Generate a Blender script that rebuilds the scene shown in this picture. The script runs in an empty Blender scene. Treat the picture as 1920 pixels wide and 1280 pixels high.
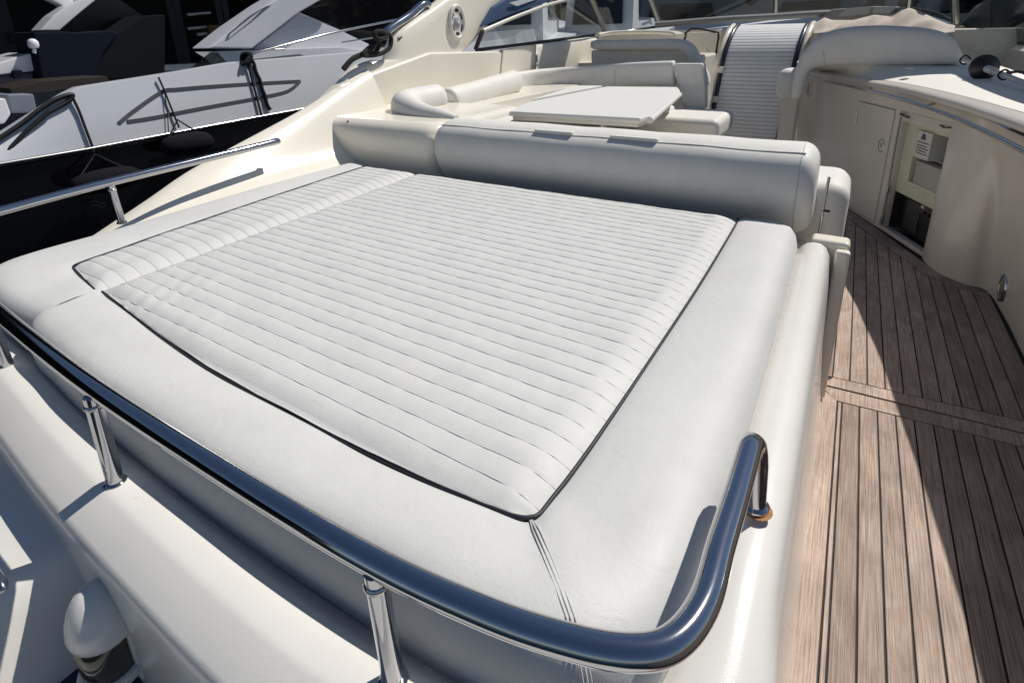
import bpy, bmesh, math, random
from mathutils import Vector as V, Matrix
random.seed(7)
sc = bpy.context.scene
COL = sc.collection
# ------------------------------------------------------------------ camera
CAM_H = 1.5
YAW, PITCH, ROLL, FPX, CX, CY = 0.553, 0.314, -0.023, 1028.9, 960.0, 397.5
def cam_axes():
    ca, sa, cb, sb, cc, s_ = math.cos(YAW), math.sin(YAW), math.cos(PITCH), math.sin(PITCH), math.cos(ROLL), math.sin(ROLL)
    f = V((-sa*cb, ca*cb, -sb)); r = V((ca, sa, 0)); d = f.cross(r)
    return cc*r - s_*d, s_*r + cc*d, f
AR, AD, AF = cam_axes()
cam = bpy.data.cameras.new('camera'); camo = bpy.data.objects.new('camera', cam); COL.objects.link(camo)
cam.sensor_fit = 'HORIZONTAL'; cam.sensor_width = 36; cam.lens = FPX/1920*36
cam.shift_y = -(640-CY)/1920; cam.clip_start = 0.02; cam.clip_end = 2000
M = Matrix((AR, -AD, -AF)).transposed().to_4x4(); M.translation = (0, 0, CAM_H)
camo.matrix_world = M; sc.camera = camo
# ------------------------------------------------------------------ world, sun, exposure
SUN_EL, SUN_AZ = math.radians(56), math.radians(30)      # azimuth measured from the bow (+Y) towards starboard (+X)
w = bpy.data.worlds.new('World'); sc.world = w; w.use_nodes = True
nt = w.node_tree; bg = nt.nodes['Background']
sky = nt.nodes.new('ShaderNodeTexSky'); sky.sky_type = 'NISHITA'; sky.sun_disc = False
sky.sun_elevation = SUN_EL; sky.sun_rotation = SUN_AZ; sky.air_density = 1.0; sky.dust_density = 0.3; sky.ozone_density = 3.0
nt.links.new(sky.outputs[0], bg.inputs[0]); bg.inputs[1].default_value = 0.052
sl = bpy.data.lights.new('sun', 'SUN'); sl.energy = 3.75; sl.angle = math.radians(0.55); sl.color = (1, .955, .88)
so = bpy.data.objects.new('sun', sl); COL.objects.link(so)
sd = V((math.sin(SUN_AZ)*math.cos(SUN_EL), math.cos(SUN_AZ)*math.cos(SUN_EL), math.sin(SUN_EL)))
so.rotation_euler = (-sd).to_track_quat('-Z', 'Y').to_euler(); so.location = sd*40
sc.view_settings.view_transform = 'Standard'; sc.view_settings.look = 'None'
sc.view_settings.exposure = 0.21; sc.view_settings.gamma = 1
sc.render.engine = 'CYCLES'
# ------------------------------------------------------------------ where a photograph pixel meets a plane of the real place
def ray(x, y): return AR*((x-CX)/FPX) + AD*((y-CY)/FPX) + AF
def PZ(x, y, z): d = ray(x, y); t = (z-CAM_H)/d.z; return V((d.x*t, d.y*t, z))
def PY(x, y, Y): d = ray(x, y); t = Y/d.y; return V((d.x*t, Y, CAM_H+d.z*t))
def PX(x, y, X): d = ray(x, y); t = X/d.x; return V((X, d.y*t, CAM_H+d.z*t))
# ------------------------------------------------------------------ materials
MATS = {}
def mat(name, col, rough=.5, metal=0, coat=0, spec=.5, noise=0, nscale=8, bump=0, bscale=200, col2=None, trans=0, alpha=1, ior=None, rnd=0, dirt=None):
    if name in MATS: return MATS[name]
    m = bpy.data.materials.new(name); m.use_nodes = True; n = m.node_tree; b = n.nodes['Principled BSDF']
    b.inputs['Base Color'].default_value = (*col, 1); b.inputs['Roughness'].default_value = rough
    b.inputs['Metallic'].default_value = metal; b.inputs['Coat Weight'].default_value = coat
    b.inputs['Coat Roughness'].default_value = .08
    b.inputs['Specular IOR Level'].default_value = spec
    if trans: b.inputs['Transmission Weight'].default_value = trans
    if ior: b.inputs['IOR'].default_value = ior
    if alpha < 1: b.inputs['Alpha'].default_value = alpha
    tc = n.nodes.new('ShaderNodeTexCoord')
    last = None
    if noise or col2:
        nz = n.nodes.new('ShaderNodeTexNoise'); nz.inputs['Scale'].default_value = nscale; nz.inputs['Detail'].default_value = 6
        nz.inputs['Roughness'].default_value = .6
        n.links.new(tc.outputs['Object'], nz.inputs['Vector'])
        mx = n.nodes.new('ShaderNodeMix'); mx.data_type = 'RGBA'
        c2 = col2 or tuple(c*(1-noise) for c in col)
        mx.inputs[6].default_value = (*col, 1); mx.inputs[7].default_value = (*c2, 1)
        rp = n.nodes.new('ShaderNodeMapRange'); rp.inputs[1].default_value = .35; rp.inputs[2].default_value = .75
        n.links.new(nz.outputs[0], rp.inputs[0]); n.links.new(rp.outputs[0], mx.inputs[0])
        last = mx.outputs[2]
        rr = n.nodes.new('ShaderNodeMapRange'); rr.inputs[3].default_value = rough*.85; rr.inputs[4].default_value = min(1, rough*1.25)
        n.links.new(nz.outputs[0], rr.inputs[0]); n.links.new(rr.outputs[0], b.inputs['Roughness'])
    if dirt:   # scattered specks and smudges with a shape of their own
        vz = n.nodes.new('ShaderNodeTexNoise'); vz.inputs['Scale'].default_value = dirt[1]; vz.inputs['Detail'].default_value = 8; vz.inputs['Roughness'].default_value = .75
        n.links.new(tc.outputs['Object'], vz.inputs['Vector'])
        vr = n.nodes.new('ShaderNodeMapRange'); vr.inputs[1].default_value = dirt[2]; vr.inputs[2].default_value = dirt[2]+.12; vr.inputs[4].default_value = dirt[3]
        n.links.new(vz.outputs[0], vr.inputs[0])
        m2 = n.nodes.new('ShaderNodeMix'); m2.data_type = 'RGBA'; m2.inputs[7].default_value = (*dirt[0], 1)
        if last: n.links.new(last, m2.inputs[6])
        else: m2.inputs[6].default_value = (*col, 1)
        n.links.new(vr.outputs[0], m2.inputs[0]); last = m2.outputs[2]
    if rnd:
        oi = n.nodes.new('ShaderNodeObjectInfo'); hs = n.nodes.new('ShaderNodeHueSaturation')
        rg = n.nodes.new('ShaderNodeMapRange'); rg.inputs[3].default_value = 1-rnd; rg.inputs[4].default_value = 1+rnd
        n.links.new(oi.outputs['Random'], rg.inputs[0]); n.links.new(rg.outputs[0], hs.inputs['Value'])
        if last: n.links.new(last, hs.inputs['Color'])
        else: hs.inputs['Color'].default_value = (*col, 1)
        last = hs.outputs[0]
    if last: n.links.new(last, b.inputs['Base Color'])
    if bump:
        bn = n.nodes.new('ShaderNodeTexNoise'); bn.inputs['Scale'].default_value = bscale; bn.inputs['Detail'].default_value = 4
        n.links.new(tc.outputs['Object'], bn.inputs['Vector'])
        bp = n.nodes.new('ShaderNodeBump'); bp.inputs['Strength'].default_value = bump; bp.inputs['Distance'].default_value = .002
        n.links.new(bn.outputs[0], bp.inputs['Height']); n.links.new(bp.outputs[0], b.inputs['Normal'])
    MATS[name] = m; return m

def vinyl(name, col, wrinkle=.25):
    """soft marine vinyl: leather grain, faint soft creases, faint yellowed patches"""
    if name in MATS: return MATS[name]
    m = mat(name, col, rough=.52, spec=.35, noise=.08, nscale=7, dirt=((.60, .56, .45), 4.3, .60, .4))
    n = m.node_tree; b = n.nodes['Principled BSDF']; tc = [x for x in n.nodes if x.type == 'TEX_COORD'][0]
    v = n.nodes.new('ShaderNodeTexVoronoi'); v.inputs['Scale'].default_value = 520
    g = n.nodes.new('ShaderNodeTexNoise'); g.inputs['Scale'].default_value = 260; g.inputs['Detail'].default_value = 3
    k = n.nodes.new('ShaderNodeTexNoise'); k.inputs['Scale'].default_value = 15; k.inputs['Detail'].default_value = 5; k.inputs['Distortion'].default_value = 1.2
    for t in (v, g, k): n.links.new(tc.outputs['Object'], t.inputs['Vector'])
    b1 = n.nodes.new('ShaderNodeBump'); b1.inputs['Strength'].default_value = .22; b1.inputs['Distance'].default_value = .0008
    n.links.new(v.outputs['Distance'], b1.inputs['Height'])
    b2 = n.nodes.new('ShaderNodeBump'); b2.inputs['Strength'].default_value = .2; b2.inputs['Distance'].default_value = .001
    n.links.new(g.outputs[0], b2.inputs['Height']); n.links.new(b1.outputs[0], b2.inputs['Normal'])
    b3 = n.nodes.new('ShaderNodeBump'); b3.inputs['Strength'].default_value = wrinkle; b3.inputs['Distance'].default_value = .006
    n.links.new(k.outputs[0], b3.inputs['Height']); n.links.new(b2.outputs[0], b3.inputs['Normal'])
    n.links.new(b3.outputs[0], b.inputs['Normal'])
    return m

def teak(name, c1, c2, c3):
    m = bpy.data.materials.new(name); m.use_nodes = True; n = m.node_tree; b = n.nodes['Principled BSDF']
    tc = n.nodes.new('ShaderNodeTexCoord'); oi = n.nodes.new('ShaderNodeObjectInfo')
    cm = n.nodes.new('ShaderNodeCombineXYZ'); ml = n.nodes.new('ShaderNodeMath'); ml.operation = 'MULTIPLY'; ml.inputs[1].default_value = 37
    n.links.new(oi.outputs['Random'], ml.inputs[0]); n.links.new(ml.outputs[0], cm.inputs[0]); n.links.new(ml.outputs[0], cm.inputs[1])
    ad = n.nodes.new('ShaderNodeVectorMath'); n.links.new(tc.outputs['Object'], ad.inputs[0]); n.links.new(cm.outputs[0], ad.inputs[1])
    def ns(scale, sx, sy, det, dist=0):
        mp = n.nodes.new('ShaderNodeMapping'); mp.inputs['Scale'].default_value = (sx, sy, 1)
        n.links.new(ad.outputs[0], mp.inputs['Vector'])
        t = n.nodes.new('ShaderNodeTexNoise'); t.inputs['Scale'].default_value = scale; t.inputs['Detail'].default_value = det; t.inputs['Roughness'].default_value = .65
        t.inputs['Distortion'].default_value = dist
        n.links.new(mp.outputs[0], t.inputs['Vector']); return t.outputs[0]
    grain = ns(1, 260, 5, 6, .4); fine = ns(1, 900, 18, 4); blot = ns(5, 1.6, .7, 5, .6)
    r1 = n.nodes.new('ShaderNodeValToRGB'); e = r1.color_ramp.elements
    e[0].position = .28; e[0].color = (*c3, 1); e[1].position = .72; e[1].color = (*c2, 1); x = e.new(.5); x.color = (*c1, 1)
    n.links.new(grain, r1.inputs[0])
    m1 = n.nodes.new('ShaderNodeMix'); m1.data_type = 'RGBA'; m1.blend_type = 'MULTIPLY'; m1.inputs[0].default_value = .8
    r2 = n.nodes.new('ShaderNodeValToRGB'); e = r2.color_ramp.elements
    e[0].position = .3; e[0].color = (.62, .58, .55, 1); e[1].position = .66; e[1].color = (1.16, 1.13, 1.12, 1)
    n.links.new(blot, r2.inputs[0]); n.links.new(r1.outputs[0], m1.inputs[6]); n.links.new(r2.outputs[0], m1.inputs[7])
    hs = n.nodes.new('ShaderNodeHueSaturation'); rg = n.nodes.new('ShaderNodeMapRange'); rg.inputs[3].default_value = .74; rg.inputs[4].default_value = 1.2
    n.links.new(oi.outputs['Random'], rg.inputs[0]); n.links.new(rg.outputs[0], hs.inputs['Value']); n.links.new(m1.outputs[2], hs.inputs['Color'])
    n.links.new(hs.outputs[0], b.inputs['Base Color']); b.inputs['Roughness'].default_value = .72; b.inputs['Specular IOR Level'].default_value = .3
    bp = n.nodes.new('ShaderNodeBump'); bp.inputs['Strength'].default_value = .35; bp.inputs['Distance'].default_value = .001
    ma = n.nodes.new('ShaderNodeMath'); n.links.new(grain, ma.inputs[0]); n.links.new(fine, ma.inputs[1])
    n.links.new(ma.outputs[0], bp.inputs['Height']); n.links.new(bp.outputs[0], b.inputs['Normal'])
    MATS[name] = m; return m

VINYL = vinyl('white_vinyl', (.60, .598, .583))
VINYL2 = vinyl('cream_vinyl', (.72, .70, .655), .2)
GEL = mat('cream_gelcoat', (.82, .77, .665), rough=.2, coat=.15, noise=.05, nscale=3, dirt=((.55, .45, .32), 26, .66, .35))
GELW = mat('white_gelcoat', (.74, .72, .68), rough=.25, coat=.35, noise=.06, nscale=4, dirt=((.45, .38, .3), 34, .64, .45), bump=.12, bscale=420)
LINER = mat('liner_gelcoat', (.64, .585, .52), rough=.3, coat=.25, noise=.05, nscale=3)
STEEL = mat('polished_steel', (.50, .50, .52), rough=.09, metal=1, noise=.04, nscale=60)
STEEL2 = mat('dull_steel', (.55, .54, .52), rough=.28, metal=1, noise=.15, nscale=90)
NAVY = mat('navy_piping', (.008, .010, .018), rough=.45, bump=.3, bscale=900)
BLACK = mat('black_rubber', (.012, .012, .013), rough=.5, bump=.2)
CAULK = mat('black_caulk', (.010, .009, .010), rough=.75)
TEAK = teak('weathered_teak', (.385, .305, .255), (.55, .46, .40), (.18, .13, .10))
SEAM = mat('seam_thread', (.60, .60, .59), rough=.9, spec=.1)
THREAD = mat('grey_thread', (.52, .52, .51), rough=.8)
# ------------------------------------------------------------------ mesh helpers
def new_mesh(name, verts, faces, smooth=True, angle=40):
    me = bpy.data.meshes.new(name); me.from_pydata([tuple(v) for v in verts], [], faces); me.validate(); me.update()
    bm = bmesh.new(); bm.from_mesh(me); bmesh.ops.recalc_face_normals(bm, faces=bm.faces); bm.to_mesh(me); bm.free()
    if smooth:
        me.polygons.foreach_set('use_smooth', [True]*len(me.polygons)); me.set_sharp_from_angle(angle=math.radians(angle))
    return me
def obj(name, me, m, parent=None, label=None, cat=None, group=None, kind=None):
    o = bpy.data.objects.new(name, me); COL.objects.link(o)
    if me is not None and me.get('wn'):
        wm = o.modifiers.new('weighted', 'WEIGHTED_NORMAL'); wm.keep_sharp = True
    if m is not None and me is not None and len(me.materials) == 0: me.materials.append(m)
    if parent: o.parent = parent
    if label: o['label'] = label
    if cat: o['category'] = cat
    if group: o['group'] = group
    if kind: o['kind'] = kind
    return o
def thing(name, label, cat, loc=(0, 0, 0), group=None):
    o = bpy.data.objects.new(name, None); COL.objects.link(o); o.empty_display_size = .1; o.location = loc
    o['label'] = label; o['category'] = cat
    if group: o['group'] = group
    return o
def part(name, me, m, root, label=None, kind=None):
    """a mesh given in world coordinates, parented to a root without moving it"""
    o = obj(name, me, m, root, label, kind=kind)
    p = root; off = V((0, 0, 0))
    while p: off += p.location; p = p.parent
    o.location = -off
    return o
def grid(rows, closed=False, cap=False, **k):
    n = len(rows[0]); vs = [p for r in rows for p in r]; fs = []
    for i in range(len(rows)-1):
        for j in range(n if closed else n-1):
            a, b = i*n+j, i*n+(j+1) % n; fs.append((a, b, b+n, a+n))
    if cap and closed:
        fs.append(tuple(range(n))); fs.append(tuple((len(rows)-1)*n+j for j in range(n)))
    me = new_mesh('m', vs, fs, **k)
    if not (closed and cap):      # an open sheet: its outside is the side towards the open cockpit
        c = V((-.6, 1.2, 2.2)); s_ = sum(p.area*p.normal.dot((c-p.center).normalized()) for p in me.polygons)
        if s_ < 0: me.flip_normals()
    return me
def merge(*mes, smooth=True, angle=40):
    vs, fs = [], []
    for me in mes:
        o = len(vs); vs += [v.co.copy() for v in me.vertices]; fs += [tuple(i+o for i in p.vertices) for p in me.polygons]
    return new_mesh('m', vs, fs, smooth, angle)
def cr(pts, n=8, closed=False):
    """Catmull-Rom through points"""
    P = [V(p) for p in pts]; out = []; L = len(P)
    for i in range(L if closed else L-1):
        if closed: a, b, c, d = P[(i-1) % L], P[i], P[(i+1) % L], P[(i+2) % L]
        else: a, b, c, d = P[max(i-1, 0)], P[i], P[i+1], P[min(i+2, L-1)]
        for k in range(n):
            t = k/n; t2, t3 = t*t, t*t*t
            out.append(.5*((2*b)+(c-a)*t+(2*a-5*b+4*c-d)*t2+(3*b-a-3*c+d)*t3))
    if not closed: out.append(P[-1].copy())
    return out
def sgrid(ctrl, nu=6, nv=4):
    """dense smooth grid from a coarse control grid (rows of points)"""
    rows = [cr(r, nv) for r in ctrl]; cols = list(zip(*rows)); cols = [cr(c, nu) for c in cols]
    return [list(r) for r in zip(*cols)]
def tube(path, r, n=12, closed=False, cap=True):
    P = [V(p) for p in path]; rows = []; up = None
    for i, p in enumerate(P):
        t = (P[(i+1) % len(P)] if (closed or i < len(P)-1) else p) - (P[i-1] if (closed or i > 0) else p); t.normalize()
        if up is None:
            up = V((0, 0, 1)) if abs(t.z) < .9 else V((0, 1, 0))
        s = t.cross(up).normalized(); up = s.cross(t).normalized()
        rr = r[i] if isinstance(r, (list, tuple)) else r
        rows.append([p + (s*math.cos(a)+up*math.sin(a))*rr for a in [2*math.pi*k/n for k in range(n)]])
    if closed: rows.append(rows[0])
    return grid(rows, True, cap and not closed, angle=60)
def rbox(lo, hi, r=.01, seg=3):
    bm = bmesh.new(); bmesh.ops.create_cube(bm, size=1)
    lo, hi = V(lo), V(hi)
    for v in bm.verts: v.co = V([lo[i] if v.co[i] < 0 else hi[i] for i in range(3)])
    if r: bmesh.ops.bevel(bm, geom=bm.edges[:], offset=r, segments=seg, profile=.5, affect='EDGES', clamp_overlap=True)
    me = bpy.data.meshes.new('m'); bm.to_mesh(me); bm.free()
    me.polygons.foreach_set('use_smooth', [True]*len(me.polygons)); me.set_sharp_from_angle(angle=math.radians(50)); me['wn'] = 1; return me
def prism(poly, off, r=.0, seg=2, angle=40):
    """a polygon of 3D points given a thickness vector"""
    bm = bmesh.new(); a = [bm.verts.new(p) for p in poly]; off = V(off)
    f = bm.faces.new(a); ex = bmesh.ops.extrude_face_region(bm, geom=[f])
    bmesh.ops.translate(bm, vec=off, verts=[v for v in ex['geom'] if isinstance(v, bmesh.types.BMVert)])
    bmesh.ops.recalc_face_normals(bm, faces=bm.faces)
    if r: bmesh.ops.bevel(bm, geom=bm.edges[:], offset=r, segments=seg, profile=.5, affect='EDGES', clamp_overlap=True)
    me = bpy.data.meshes.new('m'); bm.to_mesh(me); bm.free()
    me.polygons.foreach_set('use_smooth', [True]*len(me.polygons)); me.set_sharp_from_angle(angle=math.radians(angle)); me['wn'] = 1; return me
def sweep(path, prof, ends=.0, nend=5, angle=50, taper=1.0, scl=None):
    """closed 2D profile (side, up) swept along a mainly horizontal path; rounded ends of length `ends`"""
    P = [V(p) for p in path]; fr = []
    for i, p in enumerate(P):
        t = (P[min(i+1, len(P)-1)]-P[max(i-1, 0)]).normalized(); s = t.cross(V((0, 0, 1))).normalized(); fr.append((p, t, s, s.cross(t)))
    cx = sum(a for a, b in prof)/len(prof); cz = sum(b for a, b in prof)/len(prof)
    rows = []
    def sec(p, s, u, k): return [p + s*(cx+(a-cx)*k) + u*(cz+(b-cz)*k) for a, b in prof]
    if ends:
        p, t, s, u = fr[0]
        for k in range(nend):
            a = math.pi/2*k/nend; rows.append(sec(p - t*ends*math.cos(a), s, u, (1-taper)+taper*(.25+.75*math.sin(a))))
    for i, (p, t, s, u) in enumerate(fr): rows.append(sec(p, s, u, 1 if scl is None else interp(i/(len(fr)-1), scl)))
    if ends:
        p, t, s, u = fr[-1]
        for k in range(nend-1, -1, -1):
            a = math.pi/2*k/nend; rows.append(sec(p + t*ends*math.cos(a), s, u, (1-taper)+taper*(.25+.75*math.sin(a))))
    return grid(rows, True, True, angle=angle)
def superell(w, h, e=3, n=28):
    out = []
    for k in range(n):
        a = 2*math.pi*k/n; c, s = math.cos(a), math.sin(a)
        out.append((w/2*math.copysign(abs(c)**(2/e), c), h/2*math.copysign(abs(s)**(2/e), s)))
    return out
def lathe(prof, n=24, origin=(0, 0, 0), axis='Z', angle=40):
    rows = []
    o = V(origin)
    for r, h in prof:
        row = []
        for k in range(n):
            a = 2*math.pi*k/n; x, y = r*math.cos(a), r*math.sin(a)
            row.append(o + (V((x, y, h)) if axis == 'Z' else V((h, x, y)) if axis == 'X' else V((x, h, y))))
        rows.append(row)
    return grid(rows, True, True, angle=angle)
def lerp(a, b, t): return a+(b-a)*t
def interp(x, T):
    if x <= T[0][0]: return T[0][1]
    for (a, b), (c, d) in zip(T, T[1:]):
        if x <= c: return b+(d-b)*(x-a)/(c-a)
    return T[-1][1]
def sstep(a, b, x): t = max(0, min(1, (x-a)/(b-a))); return t*t*(3-2*t)
# ================================================================== SETTING
# water of the marina
water = mat('harbour_water', (.006, .012, .014), rough=.06, spec=.5, bump=.6, bscale=3)
obj('water', new_mesh('m', [(-120, -60, -.95), (120, -60, -.95), (120, 160, -.95), (-120, 160, -.95)], [(0, 1, 2, 3)], False), water, kind='structure')
# ------------------------------------------------------------------ teak deck
GAP = .0058
deck = obj('teak_deck', rbox((.02, -.4, -.06), (.93, 6.7, -.0055), 0), CAULK, kind='structure')
def plank(poly, z=0.0, m=None):
    me = prism([V((x, y, z-.012)) for x, y in poly], (0, 0, .012), r=.0012, seg=1)
    return obj('plank', me, m or TEAK, deck)
def inset(poly, g):
    """shrink a convex polygon by g"""
    P = [V((x, y, 0)) for x, y in poly]; n = len(P); out = []
    ar = sum(P[i].x*P[(i+1) % n].y-P[(i+1) % n].x*P[i].y for i in range(n))
    if ar < 0: P.reverse()
    for i in range(n):
        a, b, c = P[i-1], P[i], P[(i+1) % n]; d1 = (b-a).normalized(); d2 = (c-b).normalized()
        n1 = V((-d1.y, d1.x, 0)); n2 = V((-d2.y, d2.x, 0)); k = (n1+n2); k = k/(1+n1.dot(n2)); q = b+k*g; out.append((q.x, q.y))
    return out
CABA, CABB = V((.057, 5.47, 0)), V((.56, 4.37, 0))
outer = [V((-.30, 6.17, 0)), CABA] + [PZ(x, y, 0) for x, y in ((1640, 424), (1690, 460), (1727, 487), (1762, 512), (1806, 531), (1850, 544))]
inner = [PZ(x, y, 0) for x, y in ((1560, 389), (1587.5, 407), (1640, 447), (1688, 480.6), (1740.6, 517.8), (1782, 535), (1824, 546))]
def front_y(x):
    return interp(x, sorted((p.x, p.y) for p in inner))
# two threshold boards with the mitred port end
TH = [(.062, 2.463), (.105, 2.545), (.92, 2.590), (.92, 2.503)], [(.062, 2.455), (.92, 2.497), (.92, 2.408), (.118, 2.362)]
for p in TH: plank(inset(p, GAP*.45))
def thr_hi(x): return lerp(2.545, 2.590, (x-.105)/.815)
def thr_lo(x): return lerp(2.362, 2.408, (x-.118)/.802)
# aft planks
xs = [.147+.0622*k for k in range(13)]
plank(inset([(.068, -.3), (.130, -.3), (.130, thr_lo(.13)), (.066, 2.44)], GAP*.45))
plank(inset([(.131, -.3), (.1465, -.3), (.1465, thr_lo(.147)), (.131, thr_lo(.131))], GAP*.4))
for a, b in zip(xs, xs[1:]):
    a2, b2 = min(a, .868), min(b, .868)
    if b2-a2 < .02: continue
    plank(inset([(a2, -.3), (b2, -.3), (b2, thr_lo(b2)), (a2, thr_lo(a2))], GAP*.5))
# forward planks
xs = [.1045+.0665*k for k in range(11)]
plank(inset([(.03, thr_hi(.06)+.003), (.1045, thr_hi(.1045)), (.1045, 5.15), (.03, 5.3)], GAP*.45))
for a, b in zip(xs, xs[1:]):
    plank(inset([(a, thr_hi(a)), (b, thr_hi(b)), (b, front_y(b)), ((a+b)/2, front_y((a+b)/2)), (a, front_y(a))], GAP*.5))
plank(inset([(.7695, thr_hi(.77)), (.855, thr_hi(.855)), (.847, 3.93), (.7695, front_y(.7695))], GAP*.45))
# curved margin boards along the foot of the wet bar
def along(poly, k0, k1, n=5):
    d = cr(poly, 8); L = len(d)-1
    return [d[int(round(lerp(k0, k1, i/n)*L))] for i in range(n+1)]
for k0, k1 in ((0, .42), (.42, .70), (.70, 1)):
    o, i_ = along(outer[1:], k0, k1, 4), along(inner, k0, k1, 4)
    plank([(lerp(a.x, b.x, .06), lerp(a.y, b.y, .06)) for a, b in zip(o, i_)] + [(lerp(a.x, b.x, .93), lerp(a.y, b.y, .93)) for a, b in reversed(list(zip(o, i_)))])

# ================================================================== OUR YACHT: fixed mouldings
yacht = thing('motor_yacht', 'cream gelcoat motor yacht cockpit moulding that carries the white sun pad', 'yacht', (-1.2, 2.5, 0))
# coaming round the sun pad (aft lip that turns into the starboard side)
AFTP = [(-.06, .575), (-.03, .592), (-.012, .604), (.002, .618), (.014, .629), (.04, .634), (.072, .6345), (.084, .631), (.136, .600), (.144, .594), (.149, .580), (.144, .42), (.140, -.3)]
STBP = [(-.045, .60), (-.022, .625), (-.006, .645), (.006, .662), (.020, .674), (.042, .681), (.066, .680), (.088, .668), (.104, .640), (.116, .55), (.130, .30), (.152, .06), (.166, -.03)]
path = [(-2.75, .55), (-2.5, .51), (-2.065, .462), (-1.6, .422), (-1.277, .40), (-.9, .386), (-.65, .383), (-.5, .389), (-.36, .405), (-.24, .428), (-.165, .462), (-.118, .515), (-.098, .59), (-.092, .70), (-.09, .95), (-.09, 1.6), (-.09, 2.1), (-.09, 2.37)]
path = cr([(x, y, 0) for x, y in path], 5); rows = []
for i, p in enumerate(path):
    t = (path[min(i+1, len(path)-1)]-path[max(i-1, 0)]).normalized(); nrm = V((t.y, -t.x, 0))
    k = sstep(.44, .80, p.y) if p.x > -.4 else 0
    rows.append([p + nrm*lerp(a[0], b[0], k) + V((0, 0, lerp(a[1], b[1], k))) for a, b in zip(AFTP, STBP)])
part('pad_coaming', grid(rows, angle=60), GELW, yacht)
part('pad_plinth', rbox((-2.66, .48, .0), (-.075, 2.9, .59), .02), GEL, yacht)
# retracted boarding gate at the forward end of the starboard coaming
g = part('boarding_gate', rbox((-.06, 2.372, .02), (.078, 2.46, .695), .018, 4), GEL, yacht)
part('gate_flange', rbox((.030, 2.33, .01), (.082, 2.3715, .672), .012, 3), GEL, yacht)
# ledge below the aft lip: a raised moulded shoulder to port, falling into the recess of the stern light
rows = []
for i in range(161):
    X = lerp(-2.9, .3, i/160); k = sstep(-1.28, -1.15, X); zl = lerp(.50, .235, k)
    rows.append([V((X, .29, zl+.06)), V((X, .272, zl+.015)), V((X, .245, zl)), V((X, .12, zl+.004)), V((X, -.05, zl-.03*(1-k))), V((X, -.5, zl-.1)), V((X, -.55, -.4))])
part('transom_ledge', grid(rows, angle=50), GELW, yacht)
# port wing of the coaming, rising forward into the radar arch
st = [(.45, .50, -2.84, .56), (.8, .575, -2.86, .63), (1.06, .665, -2.885, .66), (1.3, .755, -2.90, .67), (1.51, .835, -2.92, .67), (1.75, .905, -2.935, .675), (2.05, .985, -2.955, .68), (2.35, 1.07, -2.97, .68), (2.62, 1.165, -2.985, .69), (2.95, 1.27, -3.0, .7)]
ctrl = []
for Y, zc, xc, zb in st:
    xb = -2.655
    ctrl.append([V((xb+.03, Y, zb-.25)), V((xb, Y, min(zb, zc-.03))), V((lerp(xb, xc, .45), Y, lerp(min(zb, zc-.02), zc, .34))), V((lerp(xb, xc, .85), Y, lerp(min(zb, zc-.02), zc, .86))),
                 V((xc-.015, Y, zc)), V((xc-.06, Y, zc-.012)), V((xc-.12, Y, zc-.10)), V((xc-.18, Y, zc-.4)), V((xc-.2, Y, -.6))])
part('port_wing', grid(sgrid(ctrl, 6, 5), angle=60), GEL, yacht)
# inner panel above the shelf
P = [V((-2.99, 2.30, .8)), PX(585, 212, -2.99), PX(640, 160, -2.99), PX(700, 138, -2.99), PX(807, 99, -2.99), PX(935, 96, -2.99), PX(942, 100, -2.99), PX(937, 142, -2.99), V((-2.99, 4.72, .8))]
part('port_inner_panel', prism(P, (-.10, 0, 0), r=.018, seg=3), GEL, yacht)
# shelf block behind the side pad
prof = [(2.52, .50), (2.475, .66), (2.445, .80), (2.435, .90), (2.455, .965), (2.50, .998), (2.56, 1.006), (2.8, 1.008), (3.4, 1.01)]
prof = [(p.x, p.y) for p in cr([(a, b, 0) for a, b in prof], 4)]
rows = []
for X, ins in ((-2.995, 0), (-2.5, 0), (-2.15, 0), (-2.10, .004), (-2.065, .016), (-2.045, .036), (-2.035, .065), (-2.03, .11)):
    r = []
    for y, z in prof: r.append(V((X, y+ins*(1 if y < 2.8 else .3), z-ins*.5*(z > .95))))
    rows.append(r)
rows.append([V((-2.04, 3.0, p.z)) for p in rows[-1]])
part('shelf_block', grid(rows, angle=60), GEL, yacht)
part('shelf_floor', rbox((-2.985, 2.9, .72), (-2.45, 5.6, .98), .01), GEL, yacht)
for px_, py_ in ((652, 228),):
    q = PY(px_, py_, 2.47); part('drain_hole', lathe([(.0, -.002), (.006, -.002), (.007, .004)], 12, q, 'Y'), BLACK, yacht)
# radar arch: port leg in view, its starboard twin and the beam that joins them
def arch_leg(X0, X1, mirror=False):
    def Q(x, y):
        p = PX(x, y, -3.10); return V((0, p.y, p.z))
    aft = [Q(560, 232), Q(612, 176), Q(655, 128), Q(690, 113), Q(716, 116), Q(725, 80), Q(745, 52), Q(800, 14), V((0, 4.3, 1.95)), V((0, 5.2, 2.22)), V((0, 6.1, 2.42))]
    fwd = [V((0, 2.9, .60)), V((0, 3.4, .70)), V((0, 4.0, 1.0)), V((0, 4.25, 1.25)), Q(862, 98), Q(880, 80), Q(897, 60), Q(952, 2), V((0, 5.75, 2.02)), V((0, 6.3, 2.22)), V((0, 6.75, 2.42))]
    aft, fwd = cr(aft, 5), cr(fwd, 5); rows = []
    for a, f in zip(aft, fwd):
        d = f-a; c = []
        for k, xo in ((0, .5), (.03, .2), (.10, .02), (.25, 0), (.6, 0), (.9, .02), (.975, .2), (1, .5), (.975, .8), (.9, .98), (.6, 1), (.25, 1), (.10, .98), (.03, .8)):
            c.append(V((lerp(X0, X1, xo), a.y+d.y*k, a.z+d.z*k)))
        rows.append(c)
    return grid(rows, True, True, angle=60)
part('arch_leg', arch_leg(-3.02, -3.17), GEL, yacht)
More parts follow.
